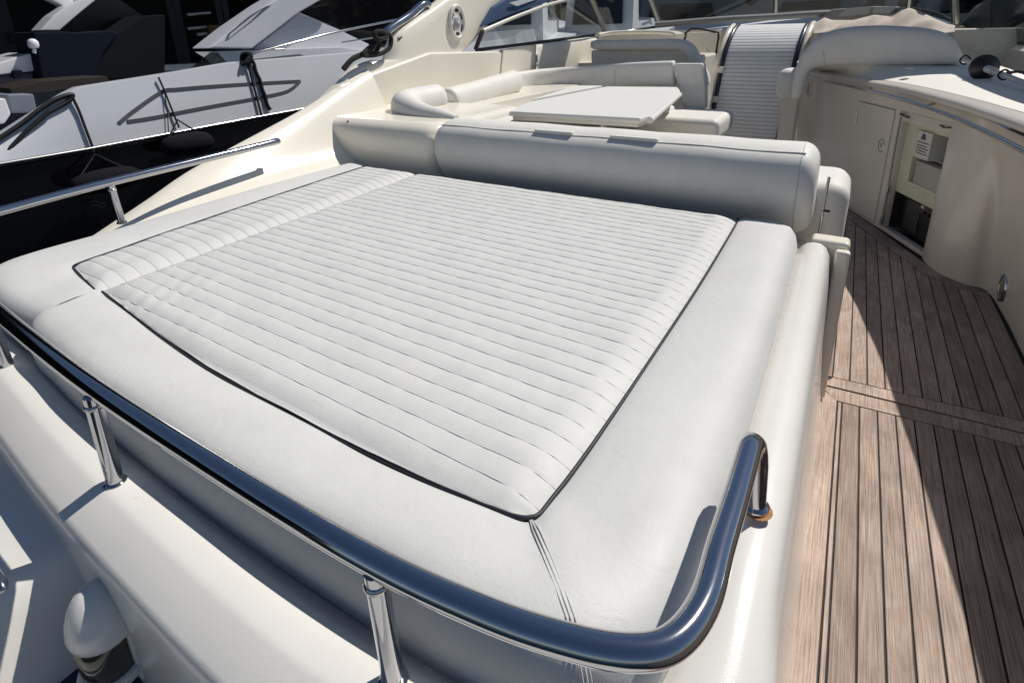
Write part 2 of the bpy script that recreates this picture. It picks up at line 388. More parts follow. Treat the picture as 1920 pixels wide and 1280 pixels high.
part('arch_leg', arch_leg(1.06, 1.21), GEL, yacht)
part('arch_beam', sweep([(-3.1, 6.42, 2.44), (-2.6, 6.48, 2.50), (-1, 6.55, 2.53), (.6, 6.48, 2.50), (1.12, 6.42, 2.44)], superell(.55, .12, 3)), GEL, yacht)
# starboard inside wall and outer bulwark
base = [V(p) for p in ((.56, 4.37, 0),)] + [PZ(x, y, 0) for x, y in ((1737, 494), (1762, 512), (1806, 531), (1850, 544))] + [V((.868, 3.6, 0)), V((.870, 3.2, 0)), V((.872, 2.5, 0)), V((.874, 1.0, 0)), V((.875, -.5, 0))]
top = [V((.56, 4.37, 1)), V((.585, 4.24, 1)), V((.606, 4.1, 1)), V((.635, 3.9, 1)), V((.66, 3.7, 1)), V((.69, 3.42, 1)), V((.735, 3.0, 1)), V((.79, 2.4, .97)), V((.85, 1.0, .85)), V((.87, -.5, .75))]
rows = []
for k, bl in ((-.02, 0), (.04, .0), (.25, .06), (.5, .2), (.75, .5), (.9, .8), (1.0, 1.0)):
    rows.append([V((lerp(a.x, b.x, bl), lerp(a.y, b.y, bl), k*b.z)) for a, b in zip(base, top)])
rows = [cr(r, 5) for r in rows]; rows = [list(c) for c in zip(*[cr(list(c), 4) for c in zip(*rows)])]
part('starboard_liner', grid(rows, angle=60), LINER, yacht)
rows = []
for Y, zc in ((-.5, .62), (.4, .78), (1.2, .93), (1.8, 1.05), (2.3, 1.16), (2.9, 1.30), (3.5, 1.40), (4.6, 1.38)):
    rows.append([V((.90, Y, .1)), V((.88, Y, .7)), V((.93, Y, zc-.08)), V((.985, Y, zc-.01)), V((1.03, Y, zc)), V((1.09, Y, zc-.04)), V((1.15, Y, zc-.4)), V((1.22, Y, -.6))])
part('starboard_bulwark', grid(sgrid(rows, 4, 4), angle=60), GEL, yacht)
part('hull_bottom', rbox((-3.15, .3, -.9), (1.2, 9.5, -.07), .02), GELW, yacht)
# port side between the panel and the windscreen
P = [PX(937, 95, -3.05), PX(1010, 84, -3.05), PX(1010, 132, -3.05), PX(937, 142, -3.05)]
# ================================================================== SUN PAD
PITCH_Q = .0525
def xdiv(y): return -1.975-.065*(y-.66)
PIPE = [(-1.99, .672), (-1.96, .670), (-1.93, .668), (-1.86, .659), (-1.70, .637), (-1.531, .617), (-1.246, .592), (-1.039, .583), (-.828, .580), (-.69, .579), (-.536, .583), (-.437, .589), (-.375, .597), (-.353, .607), (-.343, .622), (-.340, .66), (-.335, .73), (-.330, .88), (-.325, 1.2), (-.322, 1.6), (-.325, 2.0), (-.33, 2.29), (-.335, 2.335)]
EDGE = [(-1.995, .545), (-1.985, .495), (-1.945, .462), (-1.87, .442), (-1.72, .430), (-1.54, .415), (-1.25, .404), (-1.04, .399), (-.83, .399), (-.68, .402), (-.50, .408), (-.36, .416), (-.25, .428), (-.175, .455), (-.128, .505), (-.105, .58), (-.095, .70), (-.09, .88), (-.088, 1.2), (-.09, 1.6), (-.095, 2.0), (-.10, 2.29), (-.115, 2.345)]
BORD = [(0, .741), (.05, .746), (.14, .751), (.35, .755), (.58, .757), (.76, .753), (.88, .741), (.96, .716), (1.0, .68), (.998, .64), (.98, .60), (.92, .588)]
def border(pi, ed, drop_end=True):
    I, O = cr([(x, y, 0) for x, y in pi], 5), cr([(x, y, 0) for x, y in ed], 5); rows = []
    for i, (a, b) in enumerate(zip(I, O)):
        rows.append([V((lerp(a.x, b.x, t), lerp(a.y, b.y, t), z + .0025*math.sin(i*.37+t*4))) for t, z in BORD])
    if drop_end:
        d = (I[-1]-I[-2]).normalized()
        for s, k in ((.012, .82), (.02, .45), (.022, 0)):
            rows.append([V((lerp(I[-1].x, O[-1].x, t)+d.x*s, lerp(I[-1].y, O[-1].y, t)+d.y*s, .60+(z-.60)*k)) for t, z in BORD])
    return rows
def yaft(x): return interp(x, sorted((a, b) for a, b in PIPE[:14]))
def xright(y): return interp(y, sorted((b, a) for a, b in PIPE[13:]))
def quilt(xl, xr, ya, y1, skew, wr, y0=.63):
    """points of the channel-stitched panel; rows follow the slanted seams"""
    def f(u, ys):
        x = lerp(xl(ys), xr(ys), u); y = ys+skew*(xr(ys)-x); y = min(max(y, ya(x)), y1)
        a, b = xl(y), xr(y)
        fr = ((ys-y0)/PITCH_Q) % 1
        puff = .0023*(1-abs(2*fr-1)**2.2)*(1+.35*math.sin(int((ys-y0)/PITCH_Q)*2.7+x*3.1))
        de = max(0, min(1, min(x-a, b-x)/.09, (y-ya(x))/.09+.25, (y1-y)/.07)); de = de*(2-de)
        z = .738 + .024*de + puff*(.35+.65*de) + wr(x, y)*de + .0012*math.sin(x*23+y*7)*math.sin(y*17-x*5)
        return V((x, y, z))
    return f
def quilt_rows(Q, nx, ya_min, y1, y0, skew_w):
    ks = [-.3, -.02, .02, .08, .16, .27, .4, .5, .6, .73, .84, .92]
    ys = []
    k0 = int(math.floor((ya_min-skew_w-y0)/PITCH_Q))-1; k1 = int(math.ceil((y1-y0)/PITCH_Q))
    for k in range(k0, k1+1):
        for t in (0, .04, .1, .2, .32, .44, .56, .68, .8, .9, .96):
            v = y0+(k+t)*PITCH_Q
            if v <= y1: ys.append(v)
    ys.append(y1)
    return [[Q(i/nx, v) for i in range(nx+1)] for v in ys]
def wr_main(x, y):
    k = sstep(-1.25, -1.8, x)*sstep(1.05, .72, y); j = sstep(-.55, -.4, x)*sstep(1.9, 2.25, y)
    return .0028*k*math.sin(x*72+y*30+3*math.sin(y*9+x*4))*(.6+.4*math.sin(x*21)) + .003*j*math.sin(x*40+y*30) + .0005*math.sin(x*95+3*math.sin(y*13))*(1-k)
QM = quilt(lambda y: xdiv(y)+.002, xright, yaft, 2.335, .026, wr_main)
pad = thing('sun_pad', 'large white vinyl sun pad with ribbed centre and navy piping', 'cushion', (-1.1, 1.4, .6))
qp = part('quilted_panel', grid(quilt_rows(QM, 84, .575, 2.335, .63, .05), angle=180), VINYL, pad)
bd = part('border', grid(border(PIPE, EDGE), angle=80), VINYL, pad)
part('front_face', grid([[V((lerp(xdiv(2.33)+.002, -.33, i/20), y, z)) for i in range(21)] for y, z in ((2.334, .742), (2.348, .73), (2.352, .70), (2.352, .59))], angle=80), VINYL, pad)
part('piping', tube([p+V((0, 0, .7445)) for p in cr([(x, y, 0) for x, y in PIPE[1:]], 6)], .0042, 8), NAVY, bd)
def seams(Q, xl, xr, ya, y1, skew, root, y0=.63, n=33):
    for k in range(n):
        ys = y0+k*PITCH_Q; pts = []
        if ys > y1-.02: break
        for i in range(41):
            u = i/40; x = lerp(xl(ys), xr(ys), u); y = ys+skew*(xr(ys)-x)
            if y < ya(x)+.004: continue
            p = Q(u, ys); pts.append(V((p.x, p.y, p.z+.0006)))
        if len(pts) > 3: part('seam', tube(pts, .0010, 5), SEAM, root)
seams(QM, lambda y: xdiv(y)+.002, xright, yaft, 2.335, .026, qp)
# mitre seam with its two rows of stitches at the starboard aft corner
I14, O14 = V((-.352, .606, 0)), V((-.172, .440, 0))
dd = (O14-I14).normalized(); nn = V((-dd.y, dd.x, 0))
for off, r in ((-.0055, .0011), (.0, .0016), (.0055, .0011)):
    part('mitre_stitching', tube([I14.lerp(O14, t)+nn*off*min(1, .3+t*6)+V((0, 0, z+.001)) for t, z in [(p.x, p.y) for p in cr([(a, b, 0) for a, b in BORD[:9]], 4)]], r, 6), THREAD, bd)
# narrow port cushion
side = thing('side_pad', 'long narrow white vinyl cushion with ribbed strip beside the port rail', 'cushion', (-2.35, 1.4, .6))
SP = [(-1.975, .662), (-2.05, .674), (-2.15, .692), (-2.25, .710), (-2.285, .718), (-2.303, .735), (-2.312, .77), (-2.33, .90), (-2.357, 1.055), (-2.427, 1.604), (-2.47, 2.0), (-2.495, 2.27), (-2.50, 2.335)]
SE = [(-1.925, .480), (-2.06, .472), (-2.26, .472), (-2.42, .485), (-2.53, .515), (-2.60, .575), (-2.635, .68), (-2.648, .88), (-2.655, 1.055), (-2.672, 1.604), (-2.683, 2.0), (-2.69, 2.27), (-2.67, 2.345)]
bs = part('border', grid(border(SP, SE), angle=80), VINYL, side)
def syaft(x): return interp(x, sorted((a, b) for a, b in SP[:6]))
def sxl(y): return interp(y, sorted((b, a) for a, b in SP[4:]))
QS = quilt(sxl, lambda y: xdiv(y)-.002, syaft, 2.335, .026, lambda x, y: .001*math.sin(x*60+y*9), y0=.70)
qs = part('quilted_panel', grid(quilt_rows(QS, 26, .66, 2.335, .70, .02), angle=180), VINYL, side)
part('front_face', grid([[V((lerp(-2.50, xdiv(2.33)-.002, i/10), y, z)) for i in range(11)] for y, z in ((2.334, .742), (2.348, .73), (2.352, .70), (2.352, .59))], angle=80), VINYL, side)
part('piping', tube([p+V((0, 0, .7445)) for p in cr([(x, y, 0) for x, y in SP[1:]], 6)], .0042, 8), NAVY, bs)
seams(QS, sxl, lambda y: xdiv(y)-.002, syaft, 2.335, .026, qs, y0=.70)
# ------------------------------------------------------------------ backrest bolster
bol = thing('backrest_bolster', 'long grey white backrest bolster across the head of the sun pad', 'cushion', (-1.05, 2.6, .6))
bp = [(-.065, .66), (-.105, .70), (-.138, .75), (-.162, .80), (-.178, .86), (-.178, .92), (-.160, .97), (-.132, 1.0), (-.10, 1.016), (-.06, 1.030), (0, 1.036), (.06, 1.03), (.10, 1.01), (.125, .96), (.13, .85), (.125, .72), (.09, .66), (.0, .645), (-.035, .648)]
bp = [(-p.x, p.y) for p in cr([(a, b, 0) for a, b in bp], 3, True)]
BX0, BX1, BY = -1.945, -.125, 2.585
part('body', sweep([(lerp(BX0, BX1, i/14), BY, .002*math.sin(i*1.9)) for i in range(15)], bp, ends=.07, nend=7, taper=.55), VINYL2, bol)
part('top_piping', tube([V((lerp(BX0-.04, BX1, i/20), BY-.113, 1.0125+.002*math.sin(i/20*14*1.9))) for i in range(21)], .0032, 6), VINYL, bol)
ring = [V((BX1-.012, BY-a*1.0, b)) for a, b in bp]
part('end_seam', tube(ring, .0025, 6, closed=True), THREAD, bol)
for x0, x1, sag in ((1012, 1082, 0), (1152, 1240, .004)):
    a, b = PY(x0, 240+(x0-1012)*.065, BY-.06), PY(x1, 241+(x1-1012)*.065, BY-.06)
    part('carry_strap', rbox((a.x, BY-.122, 1.014), (b.x, BY-.088, 1.0285), .004), VINYL2, bol)
part('support_strut', tube([(-.038, 2.58, .60), (-.036, 2.585, .80), (-.034, 2.59, .90)], .006, 8), STEEL, bol)
part('strut_knob', tube([(-.040, 2.585, .755), (-.012, 2.575, .757)], .006, 8), BLACK, bol)
# ------------------------------------------------------------------ stern rail
RR = .0185
rail = thing('stern_rail', 'polished stainless guard rail curving round the aft edge of the sun pad', 'rail', (-1.0, .4, .62))
rp = [PX(512, 266, -2.76), PX(500, 270, -2.75), PX(205, 342, -2.75), PX(0, 396, -2.75), V((-2.73, .55, .885)), V((-2.62, .47, .873)), V((-2.35, .44, .862)), V((-2.05, .405, .853)), PZ(0, 588, .85), PZ(160, 716, .85), PZ(430, 892, .85), PZ(690, 1046, .85), PZ(900, 1145, .85), PZ(1060, 1200, .85), PZ(1180, 1222, .85), PZ(1262, 1204, .85), PZ(1320, 1130, .85), PZ(1352, 1020, .85), PZ(1380, 930, .85), PZ(1405, 842, .85)]
rp = cr(rp, 8)
e = rp[-1]
rp += [e+V((.002, .022, -.004)), e+V((.005, .036, -.016)), e+V((.008, .043, -.034)), e+V((.011, .047, -.06)), e+V((.017, .052, -.155))]
part('handrail', tube(rp, RR, 20), STEEL, rail)
for a, zt, b in ((PZ(172, 742, .845), 0, PZ(217, 905, .632)), (PZ(703, 1068, .845), 0, PZ(738, 1275, .632)), (PX(207, 347, -2.75), 0, PX(229, 418, -2.75)), (V((-1.93, .39, .845)), 0, V((-1.95, .40, .62)))):
    p = part('post', tube([a, a.lerp(b, .5), b], .0155, 16), STEEL, rail)
    u_ = (b-a).normalized(); part('weld_collar', tube([a+u_*.015, a+u_*.019, a+u_*.024, a+u_*.028], [.0150, .0185, .0185, .0150], 16), STEEL, p)
    part('base_flange', lathe([(.0, -.004), (.021, -.004), (.021, .001), (.0175, .004), (.0, .004)], 20, b+V((0, 0, .003))), STEEL, p)
b = rp[-1]
part('base_flange', lathe([(.0, -.006), (.024, -.006), (.024, .001), (.019, .006), (.0, .006)], 20, b+V((0, 0, .004))), STEEL, rail)
part('rust_stain', lathe([(0, -.003), (.026, -.003), (.024, -.0015), (0, -.0005)], 18, b+V((.004, -.002, .0005))), mat('rust_stain', (.45, .22, .09), rough=.8, noise=.5, nscale=60), rail)
# ------------------------------------------------------------------ stern light and fittings in the transom recess
lt = thing('stern_light', 'white hooded stern light with dark lens in the transom recess', 'light', (-1.07, .2, .2))
LX, LY = -1.08, .222
rows = []
for z, k in ((.43, .052), (.437, .058), (.452, .061), (.478, .057), (.505, .047), (.525, .033), (.537, .016), (.539, .002)):
    rows.append([V((LX+k*math.cos(a), LY+.006+k*math.sin(a)*.95, z)) for a in [2*math.pi*j/28 for j in range(28)]])
part('hood', grid(rows, True, True, angle=60), GELW, lt)
part('backplate', prism([V((LX-.075, .262, .24)), V((LX+.10, .262, .24)), V((LX+.10, .262, .42)), V((LX+.075, .262, .50)), V((LX+.03, .262, .555)), V((LX-.04, .262, .55)), V((LX-.07, .262, .47))], (0, .012, 0), r=.004), GELW, lt)
part('rear_web', rbox((LX-.055, LY+.02, .30), (LX+.055, .27, .46), .012), GELW, lt)
part('lens', lathe([(0, .345), (.045, .345), (.048, .352), (.048, .432), (.044, .437), (0, .437)], 28, (LX, LY, 0)), mat('smoked_lens', (.035, .03, .018), rough=.08, coat=.5), lt)
part('cup', lathe([(0, .32), (.048, .32), (.056, .33), (.057, .347), (.051, .35), (0, .347)], 28, (LX, LY, 0)), GELW, lt)
cap = thing('mounting_plate', 'dark blue round mounting plate with bolts below the stern light', 'plate', (-1.15, .19, .235))
part('plate', lathe([(0, .225), (.105, .225), (.11, .235), (.105, .282), (.085, .288), (0, .288)], 32, (-1.13, .185, 0)), mat('navy_plastic', (.008, .016, .04), rough=.35), cap)
for dx, dy in ((-.03, -.03), (.045, -.075), (-.085, .035)):
    part('bolt', lathe([(0, .286), (.012, .286), (.012, .296), (.009, .300), (0, .300)], 6, (-1.13+dx, .185+dy, 0)), STEEL2, cap)
cl = thing('mooring_cleat', 'small polished steel cleat on the transom shoulder', 'cleat', (-1.62, .15, .47))
q = PZ(-4, 1092, .54)
part('horn', tube([q+V((-.10, 0, .0)), q+V((-.04, 0, .012)), q+V((.02, 0, .006)), q+V((.03, 0, .0))], [.008, .012, .011, .006], 10), STEEL, cl)
part('stem', lathe([(0, -.06), (.02, -.06), (.012, -.03), (.012, .008), (0, .008)], 14, q+V((-.06, 0, 0))), STEEL, cl)
# ================================================================== WET BAR
CT = (CABB-CABA).normalized(); CN = V((-CT.y, CT.x, 0))
def C(s, z, d=0): return CABA + CT*s + CN*d + V((0, 0, z))
def cbox(s0, s1, z0, z1, d0, d1, r=.004, seg=2):
    me = rbox((s0, d0, z0), (s1, d1, z1), r, seg)
    for v in me.vertices: v.co = C(v.co.x, v.co.z, v.co.y)
    me.flip_normals() if CT.cross(CN).z < 0 else None
    return me
bar = thing('wet_bar', 'cream gelcoat wet bar cabinet with closed door and open cupboard', 'cabinet', (.3, 5.0, 0))
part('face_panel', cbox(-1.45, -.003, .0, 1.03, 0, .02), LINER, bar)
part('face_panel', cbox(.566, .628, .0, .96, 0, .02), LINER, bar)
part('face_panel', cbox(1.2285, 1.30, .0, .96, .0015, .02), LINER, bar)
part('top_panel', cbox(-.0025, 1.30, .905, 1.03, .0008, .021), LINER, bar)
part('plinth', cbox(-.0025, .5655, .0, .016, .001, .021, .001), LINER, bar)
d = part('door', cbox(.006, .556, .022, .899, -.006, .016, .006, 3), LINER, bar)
for s, z, m in ((.018, .765, GELW), (.004, .165, STEEL2)):
    part('hinge', cbox(s-.02, s+.012, z-.055, z+.055, -.018, -.0065, .005), m, d)
q = C(.468, .618, -.0065)
lz = [V((0, 0, 1)), CT]
part('latch', merge(tube([q+CT*.040*math.cos(a)*1.0+V((0, 0, .048*math.sin(a))) for a in [2*math.pi*k/20 for k in range(20)]], .004, 6, closed=True), cbox(.458, .478, .60, .636, -.011, -.0062, .002)), STEEL2, d)
# open cupboard: liner box, frame, shelf divider
CRM = mat('cupboard_liner', (.60, .60, .45), rough=.4, noise=.08, nscale=8, dirt=((.3, .2, .12), 18, .62, .6))
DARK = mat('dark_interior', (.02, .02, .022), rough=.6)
cb = part('cupboard_frame', merge(cbox(.6285, .665, .0, .904, .003, .06, .003), cbox(.665, 1.228, .835, .904, .004, .06, .003), cbox(.665, 1.228, .0, .03, .004, .06, .003), cbox(1.205, 1.228, .03, .835, .004, .06, .003)), LINER, bar)
part('cupboard_liner', merge(cbox(.665, .80, .35, .835, .045, .062, .002), cbox(.80, 1.205, .80, .835, .045, .062, .002), cbox(.665, 1.205, .315, .425, .047, .064, .002), cbox(.795, .805, .36, .835, .06, .40, 0), cbox(.80, 1.21, .40, .41, .06, .40, 0), cbox(.80, 1.21, .605, .613, .10, .40, 0), cbox(.80, 1.21, .83, .84, .06, .40, 0), cbox(1.205, 1.215, .40, .84, .06, .40, 0)), CRM, bar)
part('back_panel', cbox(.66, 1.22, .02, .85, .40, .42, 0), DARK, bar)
part('side_track', tube([C(.648, .86, -.003), C(.652, .6, -.003), C(.66, .35, -.003), C(.668, .06, -.003)], .006, 6), STEEL2, bar)
for z in (.33, .07): part('pivot', cbox(.655, .675, z-.03, z+.03, -.012, .004, .003), STEEL2, bar)
part('hook', tube([C(1.10, .875, .0), C(1.16, .87, -.01), C(1.215, .878, -.004)], .005, 6), mat('rusty_iron', (.12, .06, .03), rough=.8), bar)
part('hook', tube([C(.63, .885, -.002), C(.68, .88, -.012), C(.75, .872, -.004)], .006, 6), MATS['rusty_iron'], bar)
# the things in the cupboard
car = thing('carton', 'small white printed carton on the cupboard shelf', 'box', C(.9, .613, .2))
part('body', cbox(.832, 1.0, .615, .80, .028, .28, .002), mat('card_white', (.62, .61, .56), rough=.7), car)
INK = mat('print_ink', (.10, .09, .10), rough=.7)
part('printed_mark', prism([C(.895, .785, .027), C(.925, .785, .027), C(.940, .745, .027), C(.88, .745, .027)], -CN*.0006), INK, car)
for k, z in enumerate((.722, .70, .682, .664, .646)): part('printed_line', cbox(.85, .985-.02*(k % 2), z, z+.007, .0265, .0274, 0), INK, car)
bk = thing('black_case', 'black ribbed case beside the white carton', 'case', C(1.1, .613, .2))
part('body', cbox(1.055, 1.195, .615, .80, .14, .36, .004), DARK, bk)
for k in range(3): part('rib', cbox(1.075+k*.04, 1.095+k*.04, .70, .785, .13, .141, .002), BLACK, bk)
part('label_patch', cbox(1.065, 1.19, .63, .69, .136, .1395, .001), mat('label_grey', (.35, .35, .36), rough=.6), bk)
tb = thing('plastic_tub', 'translucent plastic storage tub on the lower cupboard shelf', 'tub', C(1.0, .41, .2))
TUB = mat('tub_plastic', (.55, .52, .47), rough=.35, trans=.25)
part('shell', merge(cbox(.855, 1.195, .412, .422, .06, .36, .002), cbox(.852, 1.198, .42, .572, .052, .058, .002), cbox(.848, .855, .42, .572, .05, .36, .002), cbox(1.195, 1.2, .42, .572, .05, .36, .002), cbox(.842, 1.202, .572, .588, .046, .36, .003)), TUB, tb)
part('contents', cbox(.862, 1.19, .423, .46, .066, .35, .01), mat('yellow_cloth', (.5, .40, .2), rough=.9), tb)
ice = thing('cool_box', 'black fridge front with brushed panel at the foot of the open cupboard', 'fridge', C(.95, .03, .2))
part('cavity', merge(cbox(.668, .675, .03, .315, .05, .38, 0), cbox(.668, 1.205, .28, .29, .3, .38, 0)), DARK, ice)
part('body', cbox(.70, 1.20, .034, .30, .10, .38, .004), mat('black_enamel', (.012, .012, .014), rough=.3), ice)
part('glass_panel', cbox(.76, .93, .06, .285, .092, .0995, .003), mat('scratched_panel', (.10, .10, .105), rough=.35, metal=.6, noise=.7, nscale=40), ice)
part('control_strip', cbox(.94, 1.195, .225, .298, .088, .0995, .003), mat('brown_strip', (.06, .04, .035), rough=.4), ice)
part('badge', cbox(.945, .975, .268, .288, .084, .0878, .001), GELW, ice)
for k in range(4): part('knob', tube([C(1.0+.055*k, .245, .088), C(1.0+.055*k, .245, .07)], .012, 10), BLACK, ice)
# counter top with moulded edge
ce = [C(-1.05, 0, -.02), C(-.8, 0, -.02), C(0, 0, -.02), C(.65, 0, -.025), V((.515, 4.1, 0)), V((.575, 3.8, 0)), V((.64, 3.46, 0)), V((.70, 3.0, 0)), V((.76, 2.4, 0)), V((.83, 1.2, 0)), V((.85, -.4, 0))]
ce = cr(ce, 6); rows = []
for i, p in enumerate(ce):
    t = (ce[min(i+1, len(ce)-1)]-ce[max(i-1, 0)]).normalized(); n_ = V((-t.y, t.x, 0)); k = sstep(3.2, 1.0, p.y)*.14
    rows.append([p+n_*a+V((0, 0, z-k)) for a, z in ((.075, 1.025), (.012, 1.028), (.002, 1.036), (0, 1.052), (.008, 1.068), (.03, 1.078), (.06, 1.080), (.16, 1.082))])
part('counter_edge', grid(rows, angle=60), LINER, bar)
ctp = [p+V((-(ce[min(i+1, len(ce)-1)]-ce[max(i-1, 0)]).normalized().y, (ce[min(i+1, len(ce)-1)]-ce[max(i-1, 0)]).normalized().x, 0))*.10 for i, p in enumerate(ce) if p.y > 2.9]
bkl = [V((-.50, 6.05, 1.18)), V((-.2, 5.78, 1.19)), V((.2, 5.74, 1.19)), V((.6, 5.78, 1.185)), V((.9, 5.85, 1.17)), V((1.03, 5.5, 1.14)), V((1.04, 4.8, 1.11)), V((1.03, 4.0, 1.09)), V((1.02, 2.9, 1.085))]
bkl = cr(bkl, 8); n_ = len(ctp); rows = []
for i, p in enumerate(ctp):
    q_ = bkl[int(round(i/(n_-1)*(len(bkl)-1)))]; p = V((p.x, p.y, 1.0835))
    rows.append([p-V((0, 0, .02))]+[p.lerp(q_, k) for k in (0, .25, .5, .75, 1)]+[q_+V((.0, .35, .01))])
part('counter_top', grid(rows, angle=40), mat('counter_gelcoat', (.80, .77, .71), rough=.5, spec=.3, noise=.05, nscale=5), bar)
part('drain_fitting', lathe([(0, 0), (.03, 0), (.028, .004), (0, .005)], 18, PZ(1705, 130, 1.172)), STEEL2, bar)
# fiddle rail
def PC(x, y, dd):
    d = ray(x, y); o = CABA+CN*dd; t = o.dot(CN)/d.dot(CN); return V((0, 0, CAM_H))+d*t
fr = [PC(1546, 152, -.05), PC(1620, 168, -.055), PC(1700, 189, -.06), V((.505, 4.12, .985)), V((.565, 3.82, .98)), V((.625, 3.46, .975)), V((.685, 3.0, .965)), V((.75, 2.4, .94)), V((.82, 1.2, .84))]
br = cr(fr, 8)
hr = thing('grab_rail', 'stainless grab rail along the counter edge of the wet bar', 'rail', (.3, 4.6, 1.0))
part('tube', tube(br, .013, 14), STEEL, hr)
for x, y in ((1622, 162), (1735, 192)):
    a = PC(x, y+7, -.055); part('bracket', tube([a, a+CN*.05+V((0, 0, .012))], .008, 8), STEEL2, hr)
q = C(-1.05, .905, -.004)
vt = thing('round_vent', 'small round plastic vent on the forward panel of the wet bar', 'vent', q)
part('rim', tube([q+CT*.062*math.cos(a)+V((0, 0, .082*math.sin(a))) for a in [2*math.pi*k/24 for k in range(24)]], .016, 8, closed=True), LINER, vt)
part('grille', prism([q+CT*.058*math.cos(a)+V((0, 0, .078*math.sin(a)))+CN*.003 for a in [2*math.pi*k/24 for k in range(24)]], -CN*.006), mat('vent_grey', (.3, .29, .26), rough=.6), vt)
# porthole in the starboard liner
ph = thing('drain_porthole', 'oval polished steel port low on the starboard cockpit wall', 'porthole', (.865, 3.74, .12))
q = V((.862, 3.735, .112))
part('rim', tube([q+V((0, .062*math.cos(a), .075*math.sin(a))) for a in [2*math.pi*k/8 for k in range(8)]], .012, 8, closed=True), STEEL, ph)
part('dish', lathe([(0, .004), (.05, .004), (.06, -.004), (.058, -.008), (0, -.008)], 20, q, 'X'), STEEL2, ph)
# curved backrest of the helm seat, standing on the forward end of the bar
hb = thing('curved_seat_back', 'curved cream padded seat back above the wet bar counter', 'seat back', (.1, 5.7, 1.1))
YB = 5.75
stn = [((1483, 186), (1497, 188)), ((1483, 176), (1505, 178)), ((1486, 155), (1511, 160)), ((1493, 125), (1515, 143)), ((1509, 95), (1522, 131)), ((1535, 68), (1541, 124.5)), ((1580, 53), (1585, 122)), ((1640, 48), (1640, 122)), ((1700, 50), (1700, 122)), ((1748, 55), (1744, 122)), ((1780, 66), (1772, 121)), ((1798, 88), (1792, 120)), ((1806, 106), (1800, 118))]
to = cr([PY(*a, YB) for a, b in stn], 5); ti = cr([PY(*b, YB) for a, b in stn], 5); rows = []
for i, (a, b) in enumerate(zip(to, ti)):
    k = i/(len(to)-1); wd = .105*interp(k, [(0, .3), (.05, .8), (.12, 1), (.9, 1), (.96, .75), (1, .25)]); c = (a+b)/2; h = (a-b)/2
    rows.append([c + h*q_ + V((0, wd*p_ + .10*(c.x-.1)**2, 0)) for p_, q_ in superell(2, 2, 2.7, 28)])
hb1 = part('padding', grid(rows, True, True, angle=60), VINYL2, hb)
part('seat_shell', rbox((-.22, 5.80, 1.17), (.56, 5.98, 1.36), .05, 4), VINYL2, hb)
part('back_seam', tube([c+V((0, -.004, 0)) for c in [r[18] for r in rows[26:27]]]+[r_ for r_ in rows[26][14:24]], .003, 6), THREAD, hb)
# small rounded cushion end and panel beside the companionway
kn = thing('bolster_end', 'short rounded cream cushion end beside the curved seat back', 'cushion', (-.55, 6.2, .9))
q = PY(1478, 158, 6.1)
me = rbox((-.10, -.12, -.15), (.10, .16, .15), .085, 5)
for v in me.vertices: v.co += q
part('pad', me, VINYL2, kn)
part('stem_panel', rbox((q.x-.04, 6.06, .3), (q.x+.12, 6.16, q.z-.10), .03, 3), LINER, kn)
# ================================================================== DINETTE
sofa = thing('dinette_sofa', 'grey white U shaped vinyl sofa around the cockpit table', 'sofa', (-2.0, 4.2, .4))
bk_ = superell(.15, .27, 2.8, 24)
# backrest of the port side: elbow, straight roll
part('back_roll', sweep(cr([(-2.08, 2.74, 1.0), (-2.36, 2.77, 1.01), (-2.58, 2.84, 1.035), (-2.68, 2.97, 1.04), (-2.68, 3.14, 1.045), (-2.66, 3.30, 1.05)], 5), superell(.20, .21, 2.1, 24), ends=0, scl=[(0, .25), (.12, .55), (.35, .85), (.55, 1), (.96, 1), (1, .9)]), VINYL2, sofa)
part('back_roll', sweep(cr([PX(842, 191, -2.66), PX(900, 174, -2.70), PX(962, 154, -2.75)], 6), superell(.19, .21, 2.2, 24), ends=.03, taper=.5), VINYL2, sofa)
bkp = [PY(958, 161, 4.85), PY(980, 157, 5.05), PY(1008, 153, 5.22), PY(1050, 149.5, 5.40), PY(1110, 145, 5.5), PY(1180, 141, 5.5), PY(1262, 139, 5.48)]
part('back_panel', sweep(cr(bkp, 6), superell(.14, .25, 3.4, 28), ends=.02, taper=.4), VINYL2, sofa)
for x, y in ((1050, 5.46), (1157, 5.5)):
    q = PY(x, 146, y); part('panel_seam', tube([q+V((0, -.072, .09)), q+V((0, -.0725, 0)), q+V((0, -.072, -.10))], .0025, 6), THREAD, sofa)
# return at the starboard end
part('back_return', prism([PY(1256, 128, 5.44), PY(1266, 119, 5.44), PY(1318, 119, 5.44), PY(1322, 160, 5.44), PY(1322, 206, 5.44), PY(1283, 206, 5.44), PY(1276, 190, 5.44), PY(1272, 160, 5.44)], (0, .13, 0), r=.022, seg=4), VINYL2, sofa)
# seats
part('seat', rbox((-2.62, 2.98, .58), (-2.10, 5.05, .88), .07, 5), VINYL2, sofa)
part('seat', rbox((-2.75, 4.95, .58), (-1.40, 5.40, .83), .05, 4), VINYL2, sofa)
part('seat', rbox((-1.62, 4.72, .60), (-.90, 5.42, .79), .06, 4), VINYL2, sofa)
part('seat', rbox((-1.98, 2.70, .50), (-.02, 3.12, .72), .05, 4), VINYL2, sofa)
part('sofa_base', rbox((-2.95, 2.75, .0), (-1.05, 5.5, .575), .02), GEL, sofa)
ec = thing('end_cushion', 'rounded white end cushion beside the teak walkway', 'cushion', (-.02, 2.8, .5))
part('pad', rbox((-.24, 2.64, .50), (.055, 3.05, .86), .075, 5), VINYL2, ec)
tbl = thing('cockpit_table', 'white gelcoat cockpit table with folding leaf between the sofa seats', 'table', (-1.8, 4.3, .5))
TZ = .95
